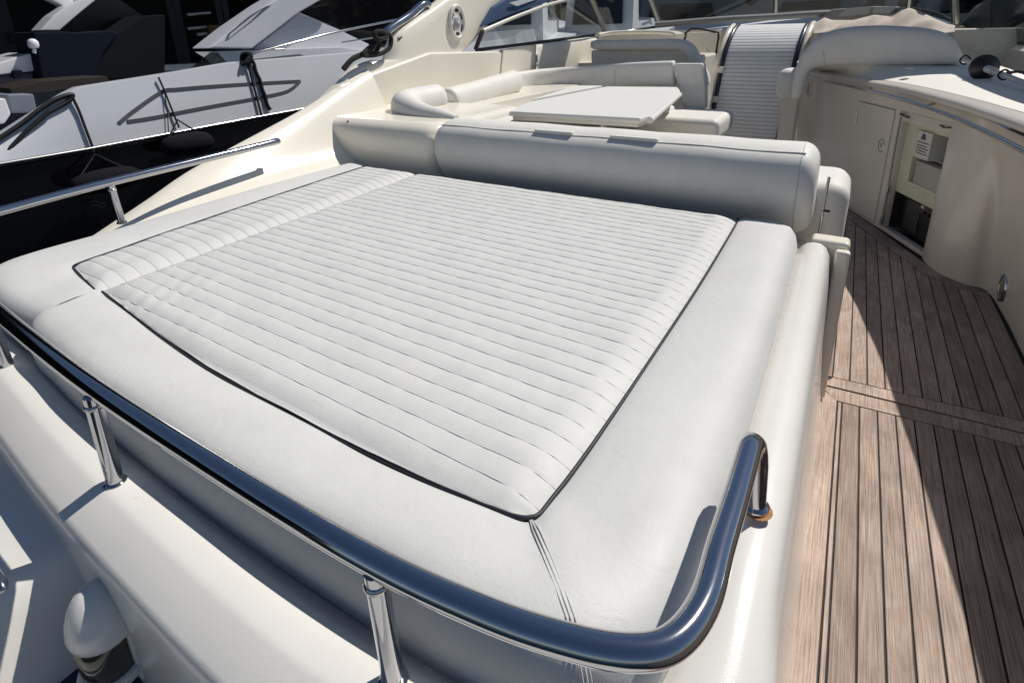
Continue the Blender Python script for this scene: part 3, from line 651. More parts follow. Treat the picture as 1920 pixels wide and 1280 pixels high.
tp = [PZ(x, y, TZ) for x, y in ((972, 207), (955, 218), (1200, 232), (1228, 222), (1275, 177), (1270, 170), (1085, 168), (990, 196))]
part('top_rim', prism([p.lerp(V((-1.75, 4.3, TZ)), .03)+V((0, 0, -.03)) for p in tp[:6]+[PZ(1137, 169, TZ), PZ(993, 199, TZ)]], (0, 0, .0295), r=.008), mat('table_rim', (.62, .60, .55), rough=.4), tbl)
part('top', prism([tp[0], tp[1], tp[2], tp[3], tp[4], tp[5], PZ(1137, 169, TZ), PZ(993, 199, TZ)], (0, 0, .035), r=.012, seg=3), mat('table_gelcoat', (.66, .655, .63), rough=.55, spec=.3, noise=.04, nscale=6), tbl)
part('folding_leaf', prism([PZ(997, 194, TZ), PZ(1130, 167, TZ), PZ(1085, 167, TZ), PZ(1068, 170, TZ)], (0, 0, .034), r=.008, seg=2), MATS['table_gelcoat'], tbl)
part('edge_trim', tube([PZ(1218, 226, TZ+.02), PZ(1245, 203, TZ+.02), PZ(1274, 178, TZ+.02)], .022, 10), MATS['table_gelcoat'], tbl)
part('pedestal', lathe([(0, .5), (.16, .5), (.15, .53), (.05, .56), (.045, .9), (.12, .945), (0, .945)], 20, (-1.75, 4.3, 0)), STEEL2, tbl)
# helm bench behind the sofa
hs = thing('helm_bench', 'cream helm bench with rolled back edge behind the dinette sofa', 'seat', (-2.0, 6.0, .8))
hp = [PY(1112, 84, 6.05), PY(1150, 85, 6.02), PY(1220, 84, 6.0), PY(1268, 84, 6.0), PY(1292, 92, 6.0), PY(1308, 120, 6.0), PY(1326, 160, 6.0)]
hp = cr(hp, 6); rows = []
for i, p in enumerate(hp):
    t = (hp[min(i+1, len(hp)-1)]-hp[max(i-1, 0)]).normalized(); u = t.cross(V((0, 1, 0))).normalized()*-1
    if u.z < -.2: u = -u
    s = interp(i/(len(hp)-1), [(0, .7), (.06, 1), (.94, 1), (1, .6)])
    rows.append([p+u*(.055*s*b)+V((0, .10*s*a, 0)) for a, b in superell(2, 2, 3, 20)])
part('rolled_edge', grid(rows, True, True, angle=60), VINYL2, hs)
part('back_panel', prism([PY(1108, 95, 6.02), PY(1285, 92, 6.02), PY(1302, 118, 6.02), PY(1318, 165, 6.02), PY(1108, 150, 6.02)], (0, .10, 0), r=.02, seg=3), VINYL2, hs)
part('tray_rim', sweep(cr([PY(1120, 66, 6.3), PY(1150, 62, 6.45), PY(1210, 60, 6.5), PY(1262, 62, 6.45), PY(1275, 68, 6.3)], 5), superell(.10, .045, 3)), GEL, hs)
part('bench_base', rbox((-2.6, 6.05, .3), (-1.35, 6.6, 1.25), .03), GEL, hs)
# forward port panels below the side screen
pp = thing('port_side_lining', 'cream moulded cockpit side lining below the port side windscreen', 'panel', (-3.0, 5.2, 1.0))
part('shaded_panel', prism([PX(944, 94, -3.02), PX(1006, 84, -3.02), PX(1004, 130, -3.02), PX(940, 140, -3.02)], (-.05, 0, 0), r=.006), GEL, pp)
a = [PX(1007, 84, -2.98), PX(1060, 79, -2.92), PX(1098, 74, -2.86), PX(1120, 72, -2.80)]
rows = []
for p in cr(a, 4): rows.append([p+V((-.25, .05, .02)), p+V((-.06, .02, .012)), p+V((-.015, 0, 0)), p+V((0, 0, -.03)), p+V((.01, 0, -.2)), p+V((.02, 0, -.42))])
part('lit_panel', grid(rows, angle=60), GEL, pp)
part('ledge_top', prism([PZ(1005, 128, 1.15), PZ(1022, 119, 1.15), PZ(1125, 117, 1.15), PZ(1125, 112, 1.15), PZ(1095, 108, 1.15), PZ(1005, 118, 1.15)], (0, 0, -.03), r=.006), GEL, pp)
# ------------------------------------------------------------------ companionway: tambour door with its side tracks
tam = thing('tambour_door', 'white slatted roll-up companionway door between navy tracks', 'door', (-1.0, 6.8, .3))
N = 34
def tprof(k):   # distance along the door 0 bottom .. 1 top
    if k < .42: return V((0, lerp(6.62, 6.70, k/.42), lerp(.30, .91, k/.42)))
    a = (k-.42)/.58*math.radians(80); R_ = .63
    return V((0, 6.70+R_*(1-math.cos(a)), .91+R_*math.sin(a)))
SLAT = mat('white_slat', (.80, .81, .82), rough=.5, spec=.3)
for i in range(N):
    a, b = tprof(i/N), tprof((i+1)/N); d = (b-a); nrm = V((0, -d.z, d.y)).normalized(); k = (i+.5)/N
    xl, xr = lerp(-1.345, -1.235, k), lerp(-.66, -.555, k)
    rows = []
    for x in (xl, xr):
        rows.append([V((x, 0, 0))+a+d*.02, V((x, 0, 0))+a+d*.10+nrm*.007, V((x, 0, 0))+a+d*.5+nrm*.009, V((x, 0, 0))+a+d*.86+nrm*.007, V((x, 0, 0))+a+d*.98, V((x, 0, 0))+a+d*.5-nrm*.004])
    part('slat', grid(rows, True, True, angle=30), SLAT, tam)
TRK = mat('navy_track', (.012, .018, .045), rough=.3, coat=.3)
for s, x0, x1 in ((-1, -1.345, -1.235), (1, -.66, -.555)):
    pts = [tprof(i/24)+V((lerp(x0, x1, i/24)+s*.026, -.015, 0)) for i in range(25)]
    part('track', sweep([p for p in pts], superell(.03, .05, 4, 12)) if False else tube(pts, .026, 8), TRK, tam)
    pts = [p+V((s*.05, .02, 0)) for p in pts]
    part('surround', tube(pts, .034, 8), GEL, tam)
    for k in (.30, .52):
        p = tprof(k)+V((lerp(x0, x1, k)+s*.026, -.018, 0)); part('track_joint', rbox((p.x-.03, p.y-.03, p.z-.035), (p.x+.03, p.y+.02, p.z+.035), .006), GELW, tam)
part('backing', grid([[tprof(i/24)+V((x, .03, 0)) for x in (-1.37, -.54)] for i in range(25)], angle=60), mat('door_backing', (.25, .25, .25), rough=.6), tam)
part('lock', lathe([(0, -.02), (.016, -.02), (.016, .0), (0, .0)], 14, PY(1400, 231, 6.71), 'Y'), BLACK, tam)
# cabin bulkhead and dash
cabn = thing('cabin_bulkhead', 'cream cabin bulkhead and dashboard brow ahead of the cockpit', 'bulkhead', (-1.0, 7.3, .3))
part('bulkhead', rbox((-3.0, 7.14, .0), (-1.42, 7.3, 1.50), .03), GEL, cabn)
part('bulkhead', rbox((-.48, 7.14, .0), (1.3, 7.3, 1.45), .03), GEL, cabn)
dp = [PY(1232, 47, 7.3), PY(1290, 42, 7.35), PY(1370, 36, 7.4), PY(1450, 32, 7.45), PY(1530, 27, 7.45), PY(1620, 24, 7.45), PY(1690, 26, 7.4)]
part('dash_brow', sweep(cr(dp, 6), superell(.34, .075, 3)), mat('grey_dash', (.22, .22, .22), rough=.45), cabn)
sd_ = thing('side_hatch', 'cream cupboard hatch with dark rubber gasket left of the slatted door', 'hatch', (-1.55, 6.95, .9))
hq = [PY(x, y, 6.98) for x, y in ((1286, 62), (1340, 60), (1347, 66), (1346, 80), (1334, 140), (1318, 165), (1290, 160))]
part('panel', prism(hq, (0, .05, 0), r=.012, seg=3), GEL, sd_)
part('gasket', tube([p+V((0, -.006, 0)) for p in cr(hq, 4, True)], .012, 8, closed=True), BLACK, sd_)
part('moulding', prism([PY(x, y, 6.965) for x, y in ((1318, 95), (1326, 92), (1331, 105), (1326, 130), (1316, 140))], (0, .02, 0), r=.006), GEL, sd_)
# ------------------------------------------------------------------ canvas cover on the helm
rows = []
for i in range(41):
    x = lerp(1526, 1790, i/40)
    top_ = interp(x, [(1526, 45), (1545, 33), (1560, 38), (1600, 38), (1640, 28), (1672, 32), (1690, 20), (1705, 15), (1725, 22), (1750, 34), (1775, 45), (1790, 48)])
    a = PY(x, top_, 6.7); b = PY(x, 62, 6.35)
    r = []
    for j in range(13):
        k = j/12; p = a.lerp(b, k); f = math.sin(k*math.pi)
        r.append(p+V((0, -.03*f+.02*math.sin(i*.9+k*4), .035*f*math.sin(i*.55+k*5))))
    r = [r[0]+V((0, .5, -.12)), r[0]+V((0, .22, -.01))]+r+[r[-1]+V((0, .02, -.15))]
    rows.append(r)
cv = obj('canvas_cover', grid(rows, angle=80), mat('beige_canvas', (.50, .44, .38), rough=.85, bump=.3, bscale=150, noise=.1, nscale=6), label='rumpled beige canvas cover lying over the helm console', cat='cover')
ft = thing('instrument_pod', 'grey instrument pod on the dashboard behind the canvas cover', 'instrument', (-.2, 7.4, 1.5))
part('pod', prism([PY(x, y, 7.2) for x, y in ((1530, 40), (1560, 18), (1640, 12), (1690, 13), (1668, 27), (1600, 40))], (0, .3, 0), r=.02, seg=3), MATS['grey_dash'], ft)
part('screen', prism([PY(x, y, 7.19) for x, y in ((1634, 25), (1640, 13), (1680, 13), (1668, 26))], (0, .008, 0)), mat('screen_grey', (.32, .33, .35), rough=.3), ft)
part('screen', prism([PY(x, y, 7.19) for x, y in ((1570, 32), (1588, 16), (1634, 13), (1628, 27))], (0, .008, 0)), MATS['screen_grey'], ft)
# ------------------------------------------------------------------ windscreen
def glass(name, tint, refl=.12):
    m = bpy.data.materials.new(name); m.use_nodes = True; n = m.node_tree; n.nodes.clear()
    o = n.nodes.new('ShaderNodeOutputMaterial'); t = n.nodes.new('ShaderNodeBsdfTransparent'); t.inputs[0].default_value = (*tint, 1)
    g = n.nodes.new('ShaderNodeBsdfGlossy'); g.inputs['Roughness'].default_value = .02; lw = n.nodes.new('ShaderNodeLayerWeight'); lw.inputs[0].default_value = .5; pw = n.nodes.new('ShaderNodeMath'); pw.operation = 'POWER'; pw.inputs[1].default_value = 4; f = n.nodes.new('ShaderNodeMath'); f.operation = 'MULTIPLY_ADD'; f.inputs[1].default_value = .6; f.inputs[2].default_value = .035; n.links.new(lw.outputs['Facing'], pw.inputs[0]); n.links.new(pw.outputs[0], f.inputs[0])
    mx = n.nodes.new('ShaderNodeMixShader'); n.links.new(f.outputs[0], mx.inputs[0]); n.links.new(t.outputs[0], mx.inputs[1]); n.links.new(g.outputs[0], mx.inputs[2]); n.links.new(mx.outputs[0], o.inputs[0])
    MATS[name] = m; return m
GLASS = glass('tinted_glass', (.84, .87, .87)); GLASSD = glass('dark_glass', (.42, .46, .46))
FRM = mat('screen_frame', (.42, .42, .40), rough=.35, metal=.6)
ws = thing('windscreen', 'wraparound tinted windscreen with grey frame pillars ahead of the cockpit', 'windscreen', (-1.0, 7.6, 1.5))
B = [PX(893, 93, -3.06), PX(1000, 80, -3.02), PX(1136, 62, -2.92), PY(1238, 49, 8.0), PY(1455, 26, 8.45), PY(1705, 18, 8.3), PY(1792, 44, 7.3), PX(1858, 72, 1.22), PX(1925, 81, 1.28)]
T = [PX(906, 58, -2.98), PX(985, 25, -2.92), PX(1064, 0, -2.84), PY(1208, -12, 7.6)+V((0, 0, .12)), B[4]+V((0, -.42, .62)), B[5]+V((-.06, -.42, .62)), B[6]+V((-.16, -.30, .62)), B[7]+V((-.14, -.2, .60)), B[8]+V((-.14, -.2, .58))]
T[2] = PX(1105, -12, -2.84)
for i, (gm) in enumerate((GLASS, GLASS, GLASS, GLASSD, GLASSD, GLASSD, GLASSD, GLASSD)):
    a, b, c, d = B[i], B[i+1], T[i+1], T[i]; nrm = (b-a).cross(d-a).normalized()*.006
    part('pane', prism([a, b, c, d], nrm), gm, ws)
part('lower_gasket', tube(cr([p+V((0, 0, -.006)) for p in B[:4]], 6), .017, 8), BLACK, ws)
part('lower_gasket', tube(cr([p+V((0, 0, -.004)) for p in B[6:]], 6), .017, 8), BLACK, ws)
part('lower_frame', tube(cr(B[3:7], 8), .02, 8), FRM, ws)
part('top_frame', tube(cr([T[0], T[1], PX(1064, 0, -2.84), T[3]], 8), .018, 10), mat('white_frame', (.62, .60, .55), rough=.3), ws)
part('top_frame', tube(cr(T[3:], 8), .018, 10), FRM, ws)
for i, r in ((2, .028), (3, .034), (4, .026), (5, .03), (6, .03)):
    part('pillar', tube([B[i], B[i].lerp(T[i], .5), T[i]], r, 10), FRM, ws)
    part('pillar_seal', tube([B[i]+V((-r, -.012, 0)), T[i]+V((-r, -.012, 0))], .010, 6), BLACK, ws)
part('pillar', tube([B[0]+V((0, -.01, 0)), T[0]+V((0, -.01, 0))], .022, 8), BLACK, ws)
# blue canvas roll above the port screen
bl = thing('canvas_roll', 'blue canvas strip along the top of the port windscreen', 'canvas', (-2.95, 5.0, 1.7))
part('fabric', prism([PX(903, 52, -2.99), PX(925, 14, -2.99), PX(952, -4, -2.99), PX(1052, -4, -2.92), PX(960, 28, -2.97)], (-.08, 0, 0), r=.015), mat('blue_canvas', (.022, .055, .13), rough=.7, bump=.2), bl)
part('white_strip', prism([PX(968, 12, -2.965), PX(1005, -1, -2.955), PX(985, -2, -2.955), PX(955, 6, -2.965)], (.012, 0, 0)), mat('white_cloth', (.65, .67, .70), rough=.6), bl)
# ------------------------------------------------------------------ arch fittings
sp = thing('arch_speaker', 'round white loudspeaker on the port leg of the radar arch', 'speaker', PX(855, 41, -3.015))
q = PX(855, 42, -3.02)
part('rim', tube([q+V((.012, .098*math.cos(a), .132*math.sin(a))) for a in [2*math.pi*k/28 for k in range(28)]], .017, 10, closed=True), mat('speaker_white', (.66, .64, .60), rough=.4), sp)
part('cone', prism([q+V((0, .095*math.cos(a), .128*math.sin(a))) for a in [2*math.pi*k/28 for k in range(28)]], (.012, 0, 0)), MATS['speaker_white'], sp)
for k in range(6):
    a0, a1 = math.pi/3*k+.22, math.pi/3*(k+1)-.22; pts = []
    for t in range(6): a = lerp(a0, a1, t/5); pts.append(q+V((.0125, .080*math.cos(a), .108*math.sin(a))))
    for t in range(5, -1, -1): a = lerp(a0, a1, t/5); pts.append(q+V((.0125, .062*math.cos(a), .084*math.sin(a))))
    part('slot', prism(pts, (.002, 0, 0)), BLACK, sp)
part('grille', lathe([(0, .026), (.02, .026), (.045, .020), (.052, .0125), (0, .0125)], 24, q, 'X'), mat('grille_grey', (.34, .33, .36), rough=.5), sp)
part('badge', lathe([(0, .031), (.012, .031), (.013, .026), (0, .026)], 14, q, 'X'), MATS['speaker_white'], sp)
ah = thing('arch_grab_rail', 'stainless grab rail along the aft edge of the radar arch', 'rail', (-3.1, 3.6, 1.6))
a = [PX(726, 72, -3.08), PX(724, 62, -3.08), PX(738, 50, -3.08), PX(768, 30, -3.08), PX(793, 9, -3.08), PX(803, 10, -3.08)]
part('tube', tube(cr(a, 6), .032, 12), STEEL, ah)
part('pad_strip', tube([p+V((.03, .03, -.05)) for p in cr([PX(734, 62, -3.08), PX(770, 38, -3.08), PX(800, 14, -3.08)], 5)], .016, 8), BLACK, ah)
ROPE = mat('black_rope', (.010, .010, .011), rough=.9, bump=.8, bscale=300)
rc = thing('coiled_rope', 'black mooring rope knotted and looped at the foot of the radar arch', 'rope', PX(710, 100, -3.0))
qx = lambda x, y, X=-3.0: PX(x, y, X)
part('tail', tube(cr([qx(644, 130, -3.04), qx(660, 112, -3.03), qx(680, 102, -3.02), qx(698, 90, -2.99), qx(708, 76, -2.99), qx(716, 64, -2.99)], 6), .020, 8), ROPE, rc)
part('loop', tube(cr([qx(706, 64), qx(722, 60), qx(733, 72), qx(730, 90), qx(716, 100), qx(698, 104), qx(680, 103), qx(690, 92), qx(705, 80), qx(712, 68)], 6, True), .017, 8, closed=True), ROPE, rc)
part('loop', tube(cr([qx(704, 66), qx(712, 80), qx(704, 98), qx(690, 101), qx(700, 84), qx(708, 70)], 6, True), .016, 8, closed=True), ROPE, rc)
part('knot', tube(cr([qx(704, 62, -2.97), qx(716, 60, -2.96), qx(724, 66, -2.97), qx(714, 74, -2.96), qx(704, 70, -2.97)], 6, True), .020, 8, closed=True), ROPE, rc)
# ------------------------------------------------------------------ pole lying along the starboard side of the counter
bp_ = thing('boat_pole', 'white deck pole with a black rubber disc lying across the counter', 'pole', (.9, 5.3, 1.15))
a, b = PY(1806, 112, 5.45), PY(1932, 160, 4.5)
POLE = mat('pole_white', (.55, .54, .52), rough=.35)
dv = (b-a)
part('shaft', tube([a, b, b+dv*.6], .017, 12), POLE, bp_)
k = .36; c = a+dv*k; u = dv.normalized()
part('disc', tube([c-u*.012, c-u*.01, c+u*.012, c+u*.05, c+u*.06], [.06, .088, .088, .03, .02], 24), BLACK, bp_)
part('collar', tube([c+u*.05, c+u*.16], .026, 12), POLE, bp_)
for kk in (.03, .66):
    c = a+dv*kk; part('cord', tube(cr([c+V((-.03, 0, .0)), c+V((0, 0, .035)), c+V((.035, 0, 0)), c+V((.0, .0, -.03))], 4, True), .006, 6, closed=True), ROPE, bp_)
part('clip', tube([a+dv*.70+V((0, .02, .02)), a+dv*.74+V((.05, .10, .03)), a+dv*.76+V((.10, .10, .02))], .009, 8), BLACK, bp_)
# starboard wall behind the counter
sw = thing('starboard_side_lining', 'shaded cream cockpit side lining above the wet bar counter', 'panel', (1.1, 5.4, 1.1))
rows = []
for x, y, X in ((1792, 52, 1.02), (1830, 66, 1.16), (1860, 78, 1.20), (1890, 84, 1.24), (1930, 88, 1.27)):
    p = PX(x, y, X) if x > 1792 else PY(x, y, 7.25)
    rows.append([p+V((.05, 0, .015)), p, p+V((-.02, -.01, -.03)), V((p.x-.05, p.y-.02, 1.25)), V((p.x-.06, p.y-.03, 1.12)), V((p.x-.10, p.y-.03, 1.0))])
rows.append([p+V((.02, -2.5, -.1)) for p in rows[-1]])
part('lining', grid(sgrid(rows, 4, 3), angle=60), GEL, sw)
# canvas bundle stowed outside the starboard screen
rows = []
for i in range(21):
    x = lerp(1802, 1935, i/20); tz = interp(x, [(1802, 40), (1830, 15), (1850, -10), (1890, -30), (1935, 0)])
    a, b = PX(x, tz, 1.5), PX(x, 66+.12*(x-1802), 1.38)
    rows.append([a+V((.5, 0, -.1))]+[a.lerp(b, j/8)+V((.06*math.sin(j/8*3.14)*-1+.03*math.sin(i*1.1+j), 0, .03*math.sin(i*.8+j*1.3))) for j in range(9)])
cn = obj('canvas_bundle', grid(rows, angle=80), MATS['beige_canvas'], label='folded beige canvas bundle outside the starboard windscreen', cat='cover')
# ================================================================== NEIGHBOUR YACHT (port side)
NW = mat('pale_blue_gelcoat', (.60, .615, .66), rough=.2, coat=.3, noise=.03, nscale=2)
NBK = mat('black_gelcoat', (.004, .004, .006), rough=.06, coat=.6)
GRV = mat('groove_grey', (.10, .105, .12), rough=.5)
nb = thing('neighbour_yacht', 'pale grey sports yacht with glossy black hull moored to port', 'yacht', (-6.0, 4.0, -.9))
ZR = [(-1, .72), (1.0, .735), (1.74, .742), (3.2, .79), (4, .81), (6, .87), (9, 1.0), (13, 1.3)]
ZT = [(-1, .73), (.98, .745), (1.316, .894), (1.785, 1.15), (1.88, 1.19), (2.63, 1.255), (3.08, 1.300), (4.3, 1.325), (6, 1.36), (9, 1.45), (13, 1.6)]
def nin(Y): return sstep(7, 13.5, Y)*2.4          # plan curve towards the bow
ys = [-.6, .2, .7, .98, 1.15, 1.316, 1.55, 1.785, 1.88, 2.2, 2.63, 3.08, 3.6, 4.3, 5.2, 6, 7, 8, 9, 10, 11, 12, 13]
rows, rows2 = [], []
for Y in ys:
    zr, zt, i_ = interp(Y, ZR), interp(Y, ZT), nin(Y)
    rows.append([V((-5.1-i_, Y, -1.2)), V((-4.90-i_, Y, -.3)), V((-4.82-i_, Y, .4)), V((-4.80-i_, Y, zr-.02)), V((-4.80-i_, Y, zr))])
    rows2.append([V((-4.80-i_, Y, zr)), V((-4.80-i_, Y, zr+.03)), V((-4.84-i_, Y, lerp(zr, zt, .55)+.01)), V((-4.88-i_, Y, max(zt, zr+.005))), V((-4.93-i_, Y, max(zt, zr+.005)+.008)), V((-5.02-i_, Y, max(zt, zr)-.0)), V((-5.04-i_, Y, lerp(.5, max(zt, zr), sstep(3.4, 5, Y)))), V((-7.6, Y, lerp(.45, max(zt, zr), sstep(3.4, 5, Y))))])
part('hull', grid(rows, angle=50), NBK, nb)
part('topside', grid(rows2, angle=30), NW, nb)
rr = [V((-4.79-nin(Y), Y, interp(Y, ZR))) for Y in ys]
part('rub_rail', tube(rr, .022, 8), mat('black_rub', (.01, .01, .012), rough=.3), nb)
part('rub_rail', tube([p+V((.016, 0, .014)) for p in rr], .010, 8), STEEL2, nb)
part('transom', prism([V((-4.82, -.6, -1.2)), V((-8.0, -.6, -1.2)), V((-8.0, -.6, .72)), V((-4.82, -.6, .72))], (0, .1, 0)), NBK, nb)
def XT(x, y, o=0):   # a point on the sloping topside
    p = PX(x, y, -4.83); zr, zt = interp(p.y, ZR), interp(p.y, ZT); k = (p.z-zr)/(zt-zr)
    return PX(x, y, -4.80-.08*k+o)
for pts in ([(222, 231), (250, 208), (303, 172), (330, 167.5), (395, 162), (480, 156.5), (562, 152)], [(238, 228), (290, 220), (345, 209), (420, 195), (480, 184), (538, 171), (562, 152)]):
    d_ = cr([XT(x, y, .0) for x, y in pts], 4); rows = []
    for i in range(len(d_)):
        t = (d_[min(i+1, len(d_)-1)]-d_[max(i-1, 0)]).normalized(); q = V((1, 0, 0)).cross(t).normalized()*.013
        rows.append([d_[i]-q+V((-.02, 0, 0)), d_[i]-q+V((.014, 0, 0)), d_[i]+q+V((.014, 0, 0)), d_[i]+q+V((-.02, 0, 0))])
    part('moulded_groove', grid(rows, True, True, angle=30), GRV, nb)
# superstructure
def plate(name, pts, X, m, th=.35, r=.012): return part(name, prism([PX(x, y, X) for x, y in pts], (-th, 0, 0), r=r), m, nb)
plate('cabin_side', [(397, 97), (475, 94), (640, 88), (705, 98), (760, 105), (760, 125), (640, 122), (560, 128), (442, 137), (431, 124), (415, 108)], -5.25, NW, .3)
plate('arch_leg', [(391, 91), (440, 52), (500, 10), (540, -14), (640, -14), (600, 2), (560, 25), (473, 92)], -5.20, NW, .3, .02)
plate('arch_recess', [(423, 76), (428, 64), (470, 30), (500, 12), (508, 10), (470, 42)], -5.195, GRV, .02, 0)
plate('arch_recess_fill', [(428, 73), (432, 64), (470, 34), (492, 18), (470, 40)], -5.192, NW, .01, 0)
plate('side_panel', [(475, 92), (561, 26), (640, 58), (690, 82), (720, 108), (560, 112)], -5.35, NW, .2, .01)
plate('cabin_window', [(562, 24), (600, 2), (640, -14), (820, -14), (800, 20), (755, 100), (700, 92), (640, 57)], -5.6, mat('black_glass', (.004, .004, .005), rough=.04), .1, 0)
plate('slot_window', [(470, 119), (476, 111), (520, 106), (562, 101.5), (569, 105), (566, 110)], -5.235, mat('grey_window', (.14, .16, .17), rough=.15), .02, 0)
plate('wind_deflector', [(349, 136), (396, 98), (408, 99), (433, 126), (420, 132)], -5.25, glass('smoked_acrylic', (.30, .33, .33)), .012, 0)
part('guard_rail', tube(cr([PX(428, 126, -5.0), PX(455, 112, -5.0), PX(480, 100, -5.0), PX(515, 90, -5.0), PX(560, 78, -5.0), PX(620, 63, -5.0), PX(690, 48, -5.0), PX(750, 36, -5.0)], 5), .013, 8), STEEL, nb)
part('guard_rail', tube([PX(640, 80, -5.05), PX(705, 70, -5.05), PX(760, 62, -5.05)], .009, 6), STEEL, nb)
part('deck_cleat', rbox(tuple(PX(516, 94, -5.06)-V((.03, .1, .012))), tuple(PX(516, 94, -5.06)+V((.03, .1, .012))), .008), STEEL2, nb)
part('stern_handle', tube(cr([PX(-10, 265, -4.85), PX(40, 232, -4.85), PX(75, 205, -4.85), PX(105, 186, -4.85), PX(135, 177, -4.85), PX(128, 190, -4.85), PX(92, 210, -4.85)], 6), .016, 8), BLACK, nb)
part('stern_handle', tube([PX(92, 210, -4.84), PX(45, 250, -4.84), PX(-10, 310, -4.84)], .014, 8), BLACK, nb)
part('handle_insert', prism([PX(73, 204, -4.86), PX(84, 205, -4.86), PX(115, 188, -4.86), PX(134, 178, -4.86), PX(120, 176, -4.86)], (-.02, 0, 0), r=.004), STEEL, nb)
part('exhaust_ring', tube([PX(203, 330, -4.80)+V((.004, .062*math.cos(a), .022*math.sin(a))) for a in [2*math.pi*k/18 for k in range(18)]], .008, 6, closed=True), STEEL, nb)
for dy in (0, 6.5):
    pts = [PX(170+k*4.3, 379+dy+(-2.2*math.sin(k/6*math.pi*2)), -4.80) + V((.012, 0, 0)) for k in range(7)]
    part('hull_mark', tube(pts, .006, 5), mat('hull_mark_grey', (.12, .13, .14), rough=.3), nb)
# ropes and fenders hanging on the neighbour's side
for nm, pts, r, lb in (('mooring_rope', [(461, 112), (466, 125), (474, 155), (482, 185), (488, 208), (491, 219)], .011, 'straight black rope tied to the guard rail of the neighbouring yacht'),
                   ('mooring_rope', [(466, 110), (475, 117), (480, 135), (488, 152), (492, 168), (497, 180), (501, 196), (507, 206)], .017, 'frayed thick black rope beside the straight rope on the neighbouring yacht'),
                   ('fender_rope', [(297, 145), (306, 165), (318, 195), (328, 220), (336, 240)], .0075, 'thin black rope holding the fender against the pale topside'),
                   ('fender_rope', [(308, 166), (311, 190), (314, 215), (316, 248)], .004, 'very thin black cord beside the fender rope'),
                   ('stern_rope', [(136, 183), (148, 208), (160, 240), (172, 272), (175, 285)], .010, 'black rope running down the aft topside of the neighbouring yacht')):
    o = obj(nm, tube(cr([XT(x, y, .025) for x, y in pts], 4), r, 8), ROPE, label=lb, cat='rope')
kn_ = thing('rope_knot', 'black rope knot on the guard rail of the neighbouring yacht', 'knot', XT(462, 110, .03))
part('turns', merge(*[tube(cr([XT(462, 110, .03)+V((.03*math.cos(a+i), .05*math.cos(a)*(.7+.2*i), .05*math.sin(a+i*.8))) for a in [2*math.pi*k/8 for k in range(8)]], 3, True), .013, 6, closed=True) for i in range(3)]), ROPE, kn_)
FND = mat('fender_cover', (.0075, .007, .010), rough=.9, spec=.15, bump=.3)
def fender(x, y, ln, r, lb):
    t = thing('fender', lb, 'fender', PX(x, y, -4.66))
    c = PX(x, y, -4.66); rows = []
    for k in range(13):
        a = -math.pi/2+math.pi*k/12; q = ln/2*math.sin(a); rr_ = r*max(.08, math.cos(a)**.6)
        rows.append([c+V((rr_*math.cos(b)*.9, q, rr_*math.sin(b))) for b in [2*math.pi*j/16 for j in range(16)]])
    part('body', grid(rows, True, True, angle=60), FND, t)
    part('lanyard', tube([c+V((0, -ln*.46, 0)), c+V((-.08, 0, r+.10)), c+V((0, ln*.46, 0))], .008, 6), ROPE, t)
    return t
fender(352, 270, .42, .095, 'dark cloth covered fender hanging just below the rub rail')
fender(200, 338, .46, .09, 'black fender hidden against the black hull near the exhaust ring')
# ================================================================== SECOND YACHT AND CLUTTER BEYOND
n2 = thing('far_yacht', 'white yacht with dark blue cockpit covers behind the neighbouring yacht', 'yacht', (-8.5, 3.0, -.9))
def plate2(name, pts, X, m, th=.5, r=.02): return part(name, prism([PX(x, y, X) for x, y in pts], (-th, 0, 0), r=r), m, n2)
W2 = mat('bright_gelcoat', (.72, .72, .74), rough=.25, coat=.3)
DB = mat('dark_blue_cover', (.006, .009, .017), rough=.9, spec=.1, bump=.3); SHD = mat('slate_panel', (.05, .065, .09), rough=.5); CH = mat('charcoal_panel', (.008, .009, .012), rough=.9, spec=.1)
plate2('hull', [(-40, 175), (-40, 150), (80, 143), (240, 132), (420, 125), (560, 118), (560, 260), (-40, 330)], -8.6, SHD, 3.0, .03)
plate2('side_deck', [(-40, 145), (-40, 128), (0, 117), (35, 106), (68, 98), (76, 132), (30, 138)], -8.4, W2, .8)
plate2('coaming', [(-40, 168), (-40, 146), (76, 133), (80, 152)], -8.45, SHD, .6)
plate2('bollard', [(26, 144), (27, 133), (42, 132), (44, 145), (38, 147), (30, 147)], -8.3, DB, .1, .005)
plate2('cockpit_cover', [(62, 60), (110, 59), (150, 61), (205, 57), (225, 62), (195, 100), (172, 150), (80, 152), (70, 100)], -8.2, DB, .6, .03)
plate2('arch', [(75, 58), (100, 30), (125, 12), (160, -6), (188, -6), (150, 25), (112, 58)], -8.5, W2, .3)
plate2('dark_window', [(113, 58), (186, -6), (215, -6), (268, 30), (240, 45), (190, 57)], -8.9, mat('window_black', (.003, .003, .004), rough=.2), .2, 0)
plate2('cover_panel', [(172, 100), (215, 66), (268, 30), (310, 28), (310, 145), (172, 150)], -8.25, CH, .5)
plate2('white_beam', [(85, -6), (130, 18), (145, 8), (130, -6)], -8.7, W2, .2)
gp = obj('gangway', prism([PX(x, y, -6.6) for x, y in ((18, 166), (80, 152), (200, 143), (205, 152), (90, 172), (22, 176))], (-.5, 0, 0), r=.006), mat('dark_teak', (.018, .011, .007), rough=.6), label='dark wooden gangway plank lying between the two port yachts', cat='gangway')
bx1 = obj('dock_box', prism([PX(x, y, -6.4) for x, y in ((12, 178), (64, 176), (70, 204), (52, 212), (22, 212))], (-.4, 0, 0), r=.02), mat('slate_box', (.16, .18, .22), rough=.5), label='blue grey locker standing behind the stern of the neighbouring yacht', cat='locker')
